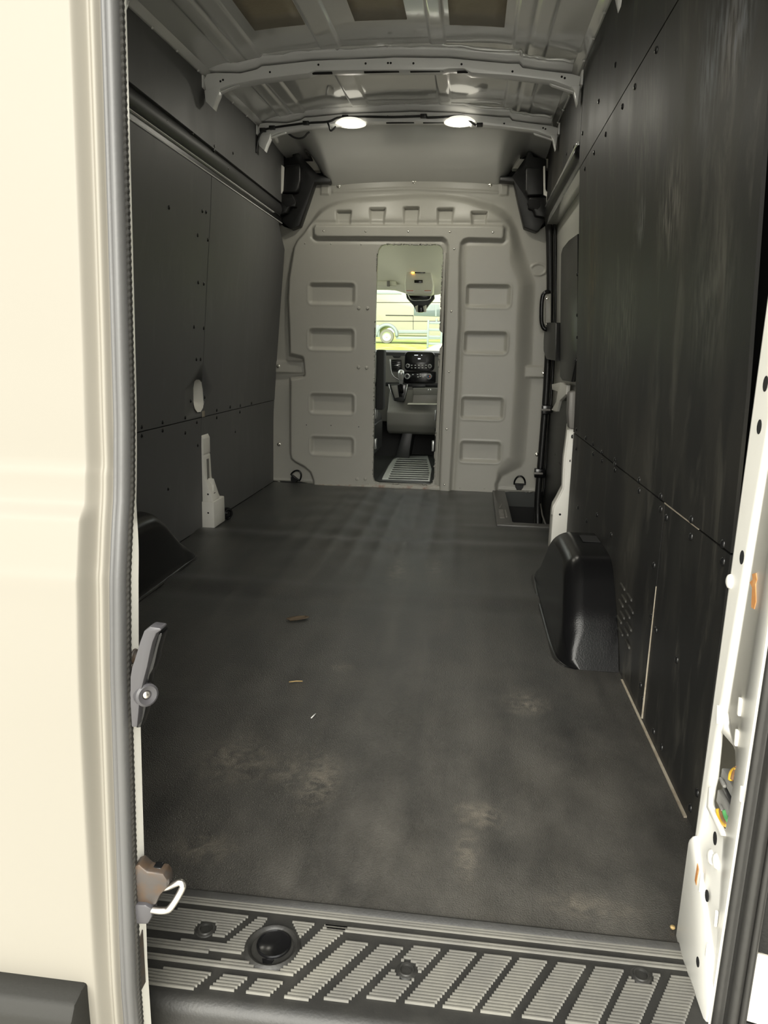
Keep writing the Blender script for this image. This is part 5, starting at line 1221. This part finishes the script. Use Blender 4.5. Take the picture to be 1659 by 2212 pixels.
# cab step mat between the seats
MT = empty('cab_floor_mat', (-0.05, 4.2, 0.0)); tag(MT, 'grey ribbed rubber mat between the cab seats', 'floor mat')
def mz(lst, z): return [uz(a, b, z) for a, b in lst]
mb = prism('mat_base', mz([(812, 1039), (938, 1046), (945, 1010), (940, 978), (860, 980), (838, 1003)], 0.018), 'z', 0.0005, 0.022, M_matdk, MT, 0.004)
mp_ = prism('mat_pad', mz([(825, 1033.5), (929, 1037.5), (933, 1013), (924, 985), (866, 985), (849, 992), (838, 1007)], 0.03), 'z', 0.020, 0.032, M_mat, MT, 0.006)
for k in range(10):
    py = 991 + k * 4.55; l = 858 - k * 2.1; r_ = 922 + min(k, 6) * 0.9 - max(0, k - 6) * 0.8
    if k > 9: break
    prism('groove', mz([(l, py), (r_, py + (r_ - l) * 0.03), (r_, py + 2.0 + (r_ - l) * 0.03), (l, py + 2.0)], 0.0322), 'z', 0.0315, 0.0328, M_matdk, mp_, 0)

# seats
def seat(s, label):
    xo = -0.235 if s < 0 else 0.20
    r = empty('captain_chair', (xo + s * 0.26, 4.15, 0.0))
    def bx_(nm, a, b, y0, y1, z0, z1, m, bev): x0, x1 = sorted((xo + s * a, xo + s * b)); return box(nm, x0, x1, y0, y1, z0, z1, m, r, bev, 3)
    bx_('seat_base', 0.05, 0.50, 3.90, 4.40, 0.0, 0.26, M_dashdk, 0.02)
    bx_('cushion', 0.0, 0.52, 3.92, 4.46, 0.27, 0.42, M_seat, 0.05)
    prism('backrest', [(3.70, 1.02), (3.79, 1.05), (3.86, 1.00), (4.02, 0.42), (3.90, 0.34), (3.80, 0.40)], 'x', *sorted((xo + s * 0.02, xo + s * 0.50)), M_seat, r, 0.04, 3)
    bx_('headrest', 0.13, 0.38, 3.70, 3.80, 1.06, 1.24, M_seat, 0.04)
    sh_ = bx_('side_shield', -0.012, 0.015, 3.86, 4.36, 0.16, 0.36, M_dashdk, 0.006)
    bx_('recline_lever', -0.022, -0.008, 3.92, 4.00, 0.40, 0.47, M_silver, 0.006)
    bx_('belt_buckle', -0.03, -0.012, 3.88, 3.93, 0.20, 0.27, M_silver, 0.004)
    if s < 0:
        bx_('armrest', -0.075, -0.022, 3.86, 3.98, 0.468, 0.860, M_seat, 0.012)
    tag(r, label, 'seat', 'cab seats')
seat(-1, 'black cab seat with raised armrest, left of the opening')
seat(1, 'black cab seat partly hidden right of the opening')

# ================================================================== OUTSIDE
def gz(x, y): return float(np.interp(y, [-60, 7, 14, 36, 60, 160], [GZ, GZ, GZ + 0.25, 1.25, 2.4, 5.0]))
GR = sheet('ground', [[(x, y, gz(x, y)) for x in (-90, -40, -15, 0, 15, 40, 90)] for y in (7.2, 9, 11, 14, 20, 26, 36, 48, 60, 160)], M_grass, None, True)
tag(GR, 'bright grassy slope seen through the windscreen', 'ground', kind='structure')
GY = sheet('yard', [[(x, y, GZ) for x in (-90, -4, 0, 4, 90)] for y in (-60, -6, 0, 7.2)], M_yard, None, False); tag(GY, 'pale gravel yard under the van', 'ground', kind='structure')

def wheel(parent, x, y, z, rt, w, rimr):
    me = lathe_mesh('tyre', [(rimr, -w / 2), (rt * 0.96, -w / 2), (rt, -w * 0.3), (rt, w * 0.3), (rt * 0.96, w / 2), (rimr, w / 2), (rimr * 0.9, w * 0.2), (rimr * 0.9, -w * 0.2)], 28)
    t = place('tyre', me, (x, y, z), (0, -1, 0), M_tyre, parent)
    me = lathe_mesh('wheel_rim', [(0, w * 0.38), (rimr * 0.25, w * 0.40), (rimr * 0.5, w * 0.30), (rimr * 0.95, w * 0.42), (rimr, w * 0.46), (rimr, 0)], 24)
    rm = place('wheel_rim', me, (x, y, z), (0, -1, 0), M_silver, t)
    for k in range(8):
        a = k * math.pi / 4; place('rim_hole', DISC, (x + rimr * 0.7 * math.cos(a), y - w * 0.385, z + rimr * 0.7 * math.sin(a)), (0, -1, 0), M_exttrim, t, rimr * 9)
VY = 36.0; VG = 1.25
PV = empty('parked_van', (-2.0, VY + 1, VG)); tag(PV, 'white high roof van parked on the grass beyond the windscreen', 'van')
bodyp = [(-5.35, VG + 0.42), (-5.40, VG + 2.4), (-5.25, VG + 2.62), (-0.2, VG + 2.62), (0.25, VG + 2.45), (0.95, VG + 1.35), (1.55, VG + 1.15), (1.75, VG + 0.9), (1.75, VG + 0.42)]
arch = lambda cx: [(cx + 0.47 * math.cos(a), VG + 0.38 + 0.47 * math.sin(a)) for a in np.linspace(0.08, math.pi - 0.08, 11)]
prism('body', bodyp[:1] + bodyp[1:] + arch(0.75) + arch(-3.93), 'y', VY, VY + 2.0, M_extwhite, PV, 0.02)
wi = prism('side_window', dz([(894, 682), (894, 658), (949, 657), (952, 684)], VY - 0.01), 'y', VY - 0.02, VY + 0.02, M_extglass, PV, 0.01)
prism('window_pillar', dz([(940, 683), (943, 683), (943, 658), (940, 658)], VY - 0.03), 'y', VY - 0.03, VY, M_exttrim, wi, 0)
prism('rub_strip', dz([(861, 720), (926, 720), (926, 713), (860, 713)], VY - 0.03), 'y', VY - 0.04, VY + 0.01, M_exttrim, PV, 0.01)
prism('rub_strip', dz([(780, 728), (820, 728), (820, 702), (780, 702)], VY - 0.03), 'y', VY - 0.04, VY + 0.01, M_exttrim, PV, 0.01)
prism('sill', dz([(855, 733), (960, 733), (960, 727), (855, 727)], VY - 0.01), 'y', VY - 0.015, VY + 0.1, M_exttrim, PV, 0.01)
prism('roof_rail', dz([(780, 635), (868, 635), (862, 630), (780, 629)], VY - 0.02), 'y', VY - 0.03, VY + 0.05, M_exttrim, PV, 0.01)
for py in (653, 693.5): prism('body_line', dz([(780, py + 0.7), (1000, py + 1.2), (1000, py), (780, py - 0.5)], VY - 0.012), 'y', VY - 0.012, VY + 0.01, M_mould, PV, 0)
prism('door_gap', dz([(892.2, 712), (893, 712), (893, 683), (892.2, 683)], VY - 0.012), 'y', VY - 0.012, VY + 0.01, M_mould, PV, 0)
prism('slide_rail', dz([(833, 681.6), (893, 682.4), (893, 680.8), (833, 680)], VY - 0.02), 'y', VY - 0.03, VY + 0.01, M_mould, PV, 0)
prism('door_handle', dz([(941, 695), (945, 695), (945, 688), (941, 688)], VY - 0.03), 'y', VY - 0.05, VY + 0.01, M_exttrim, PV, 0.01)
bm = bmesh.new(); add_tube(bm, [(-3.93 + 0.52 * math.cos(a), VY - 0.01, VG + 0.40 + 0.52 * math.sin(a)) for a in np.linspace(-0.1, math.pi + 0.1, 16)], 0.09, 6); from_bm('wheel_arch', bm, M_exttrim, PV, True)
wheel(PV, -3.93, VY + 0.12, VG + 0.36, 0.36, 0.24, 0.23); wheel(PV, 0.75, VY + 0.12, VG + 0.36, 0.36, 0.24, 0.23)

TY = 26.0; TG = gz(0, TY)
TRL = empty('stake_trailer', (-0.4, TY + 1, TG)); tag(TRL, 'grey stake sided trailer standing beyond the white car', 'trailer')
x0_, z1_ = uy(923, 700, TY); x1_, z0_ = uy(985, 742, TY)
z0_ = TG + 0.55; z1_ = max(z1_, z0_ + 1.0)
box('bed', x0_, x0_ + 3.2, TY, TY + 1.7, z0_ - 0.12, z0_ + 0.02, M_exttrim, TRL, 0.02)
for k in range(7): box('stake', x0_ + k * 0.5, x0_ + k * 0.5 + 0.07, TY - 0.03, TY + 0.03, z0_, z1_ - 0.02 * k, M_exttrim, TRL, 0.01)
for k in range(4): box('side_board', x0_, x0_ + 3.2, TY - 0.012, TY + 0.012, z0_ + 0.10 + k * 0.25, z0_ + 0.19 + k * 0.25, M_exttrim, TRL, 0.01)
wheel(TRL, x0_ + 0.55, TY + 0.1, TG + 0.34, 0.34, 0.2, 0.2); wheel(TRL, x0_ + 2.6, TY + 0.1, TG + 0.34, 0.34, 0.2, 0.2)

KY = 17.0; KG = gz(0, KY); sc_ = 1.0
CA = empty('parked_car', (1.2, KY + 0.9, KG)); tag(CA, 'white car in front of the grass, low in the windscreen', 'car')
cx0 = uy(904, 762, KY)[0]
ct = uy(958, 739, KY)[1]
sil = [(cx0 - 0.55, KG + 0.30), (cx0 - 0.6, KG + 0.62), (cx0 - 0.35, KG + 0.80), (cx0 + 0.05, uy(906, 761, KY)[1]), (cx0 + 0.35, uy(935, 746, KY)[1]), (cx0 + 0.8, ct + 0.03), (cx0 + 1.6, ct + 0.05), (cx0 + 2.4, ct - 0.05), (cx0 + 3.1, KG + 0.85), (cx0 + 3.9, KG + 0.72), (cx0 + 4.0, KG + 0.30)]
prism('body', sil, 'y', KY, KY + 1.7, M_extwhite, CA, 0.04, 3)
prism('side_window', [(cx0 + 0.32, KG + 0.86), (cx0 + 0.62, ct - 0.06), (cx0 + 1.5, ct - 0.03), (cx0 + 1.5, KG + 0.88)], 'y', KY - 0.015, KY + 0.02, M_extglass, CA, 0.01)
prism('side_window', [(cx0 + 1.58, KG + 0.88), (cx0 + 1.58, ct - 0.03), (cx0 + 2.25, ct - 0.10), (cx0 + 2.9, KG + 0.86)], 'y', KY - 0.015, KY + 0.02, M_extglass, CA, 0.01)
for wx in (cx0 + 0.25, cx0 + 3.05): wheel(CA, wx, KY + 0.08, KG + 0.31, 0.31, 0.2, 0.2)

# ================================================================== LITTER ON THE FLOOR
x_, y_ = uz(643, 1337, 0.004)
lf = sheet('dry_leaf', [[(x_ + 0.028 * u * math.sqrt(max(0, 1 - v * v)) + 0.02 * v, y_ + 0.022 * v, 0.0045 + 0.004 * u * u) for u in (-1, -0.5, 0, 0.5, 1)] for v in (-1, -0.7, -0.3, 0.1, 0.5, 0.8, 1)], M_leaf, None, True, 0.0008)
tag(lf, 'small dry brown leaf lying on the black floor', 'leaf')
CR_ = lathe_mesh('crumb', [(0, 0.003), (0.003, 0.0025), (0.0042, 0.0), (0.003, -0.002), (0, -0.0025)], 7)
for (px, py, lab) in ((1453, 2004, 'yellow crumb by the sill, a little away from the corner pillar'), (1477, 2003, 'yellow crumb touching the corner pillar by the sill')):
    x_, y_ = uz(px, py, 0.003); o = place('crumb', CR_, (x_, y_, 0.0035), (0.1, 0.2, 1), M_crumb, None, 1.0); tag(o, lab, 'crumb', 'yellow crumbs by the sill')
x_, y_ = uz(678, 1546, 0.003); o = tube('white_splinter', [(x_ - 0.004, y_ - 0.012, 0.003), (x_, y_, 0.004), (x_ + 0.002, y_ + 0.010, 0.003)], 0.0016, M_label, None, 5); tag(o, 'tiny white splinter in the middle of the floor', 'splinter')
x_, y_ = uz(640, 1472, 0.003); o = tube('straw_bit', [(x_ - 0.018, y_ - 0.006, 0.003), (x_, y_, 0.004), (x_ + 0.016, y_ + 0.004, 0.003)], 0.0016, M_crumb, None, 5); tag(o, 'short pale straw on the floor beyond the splinter', 'straw')
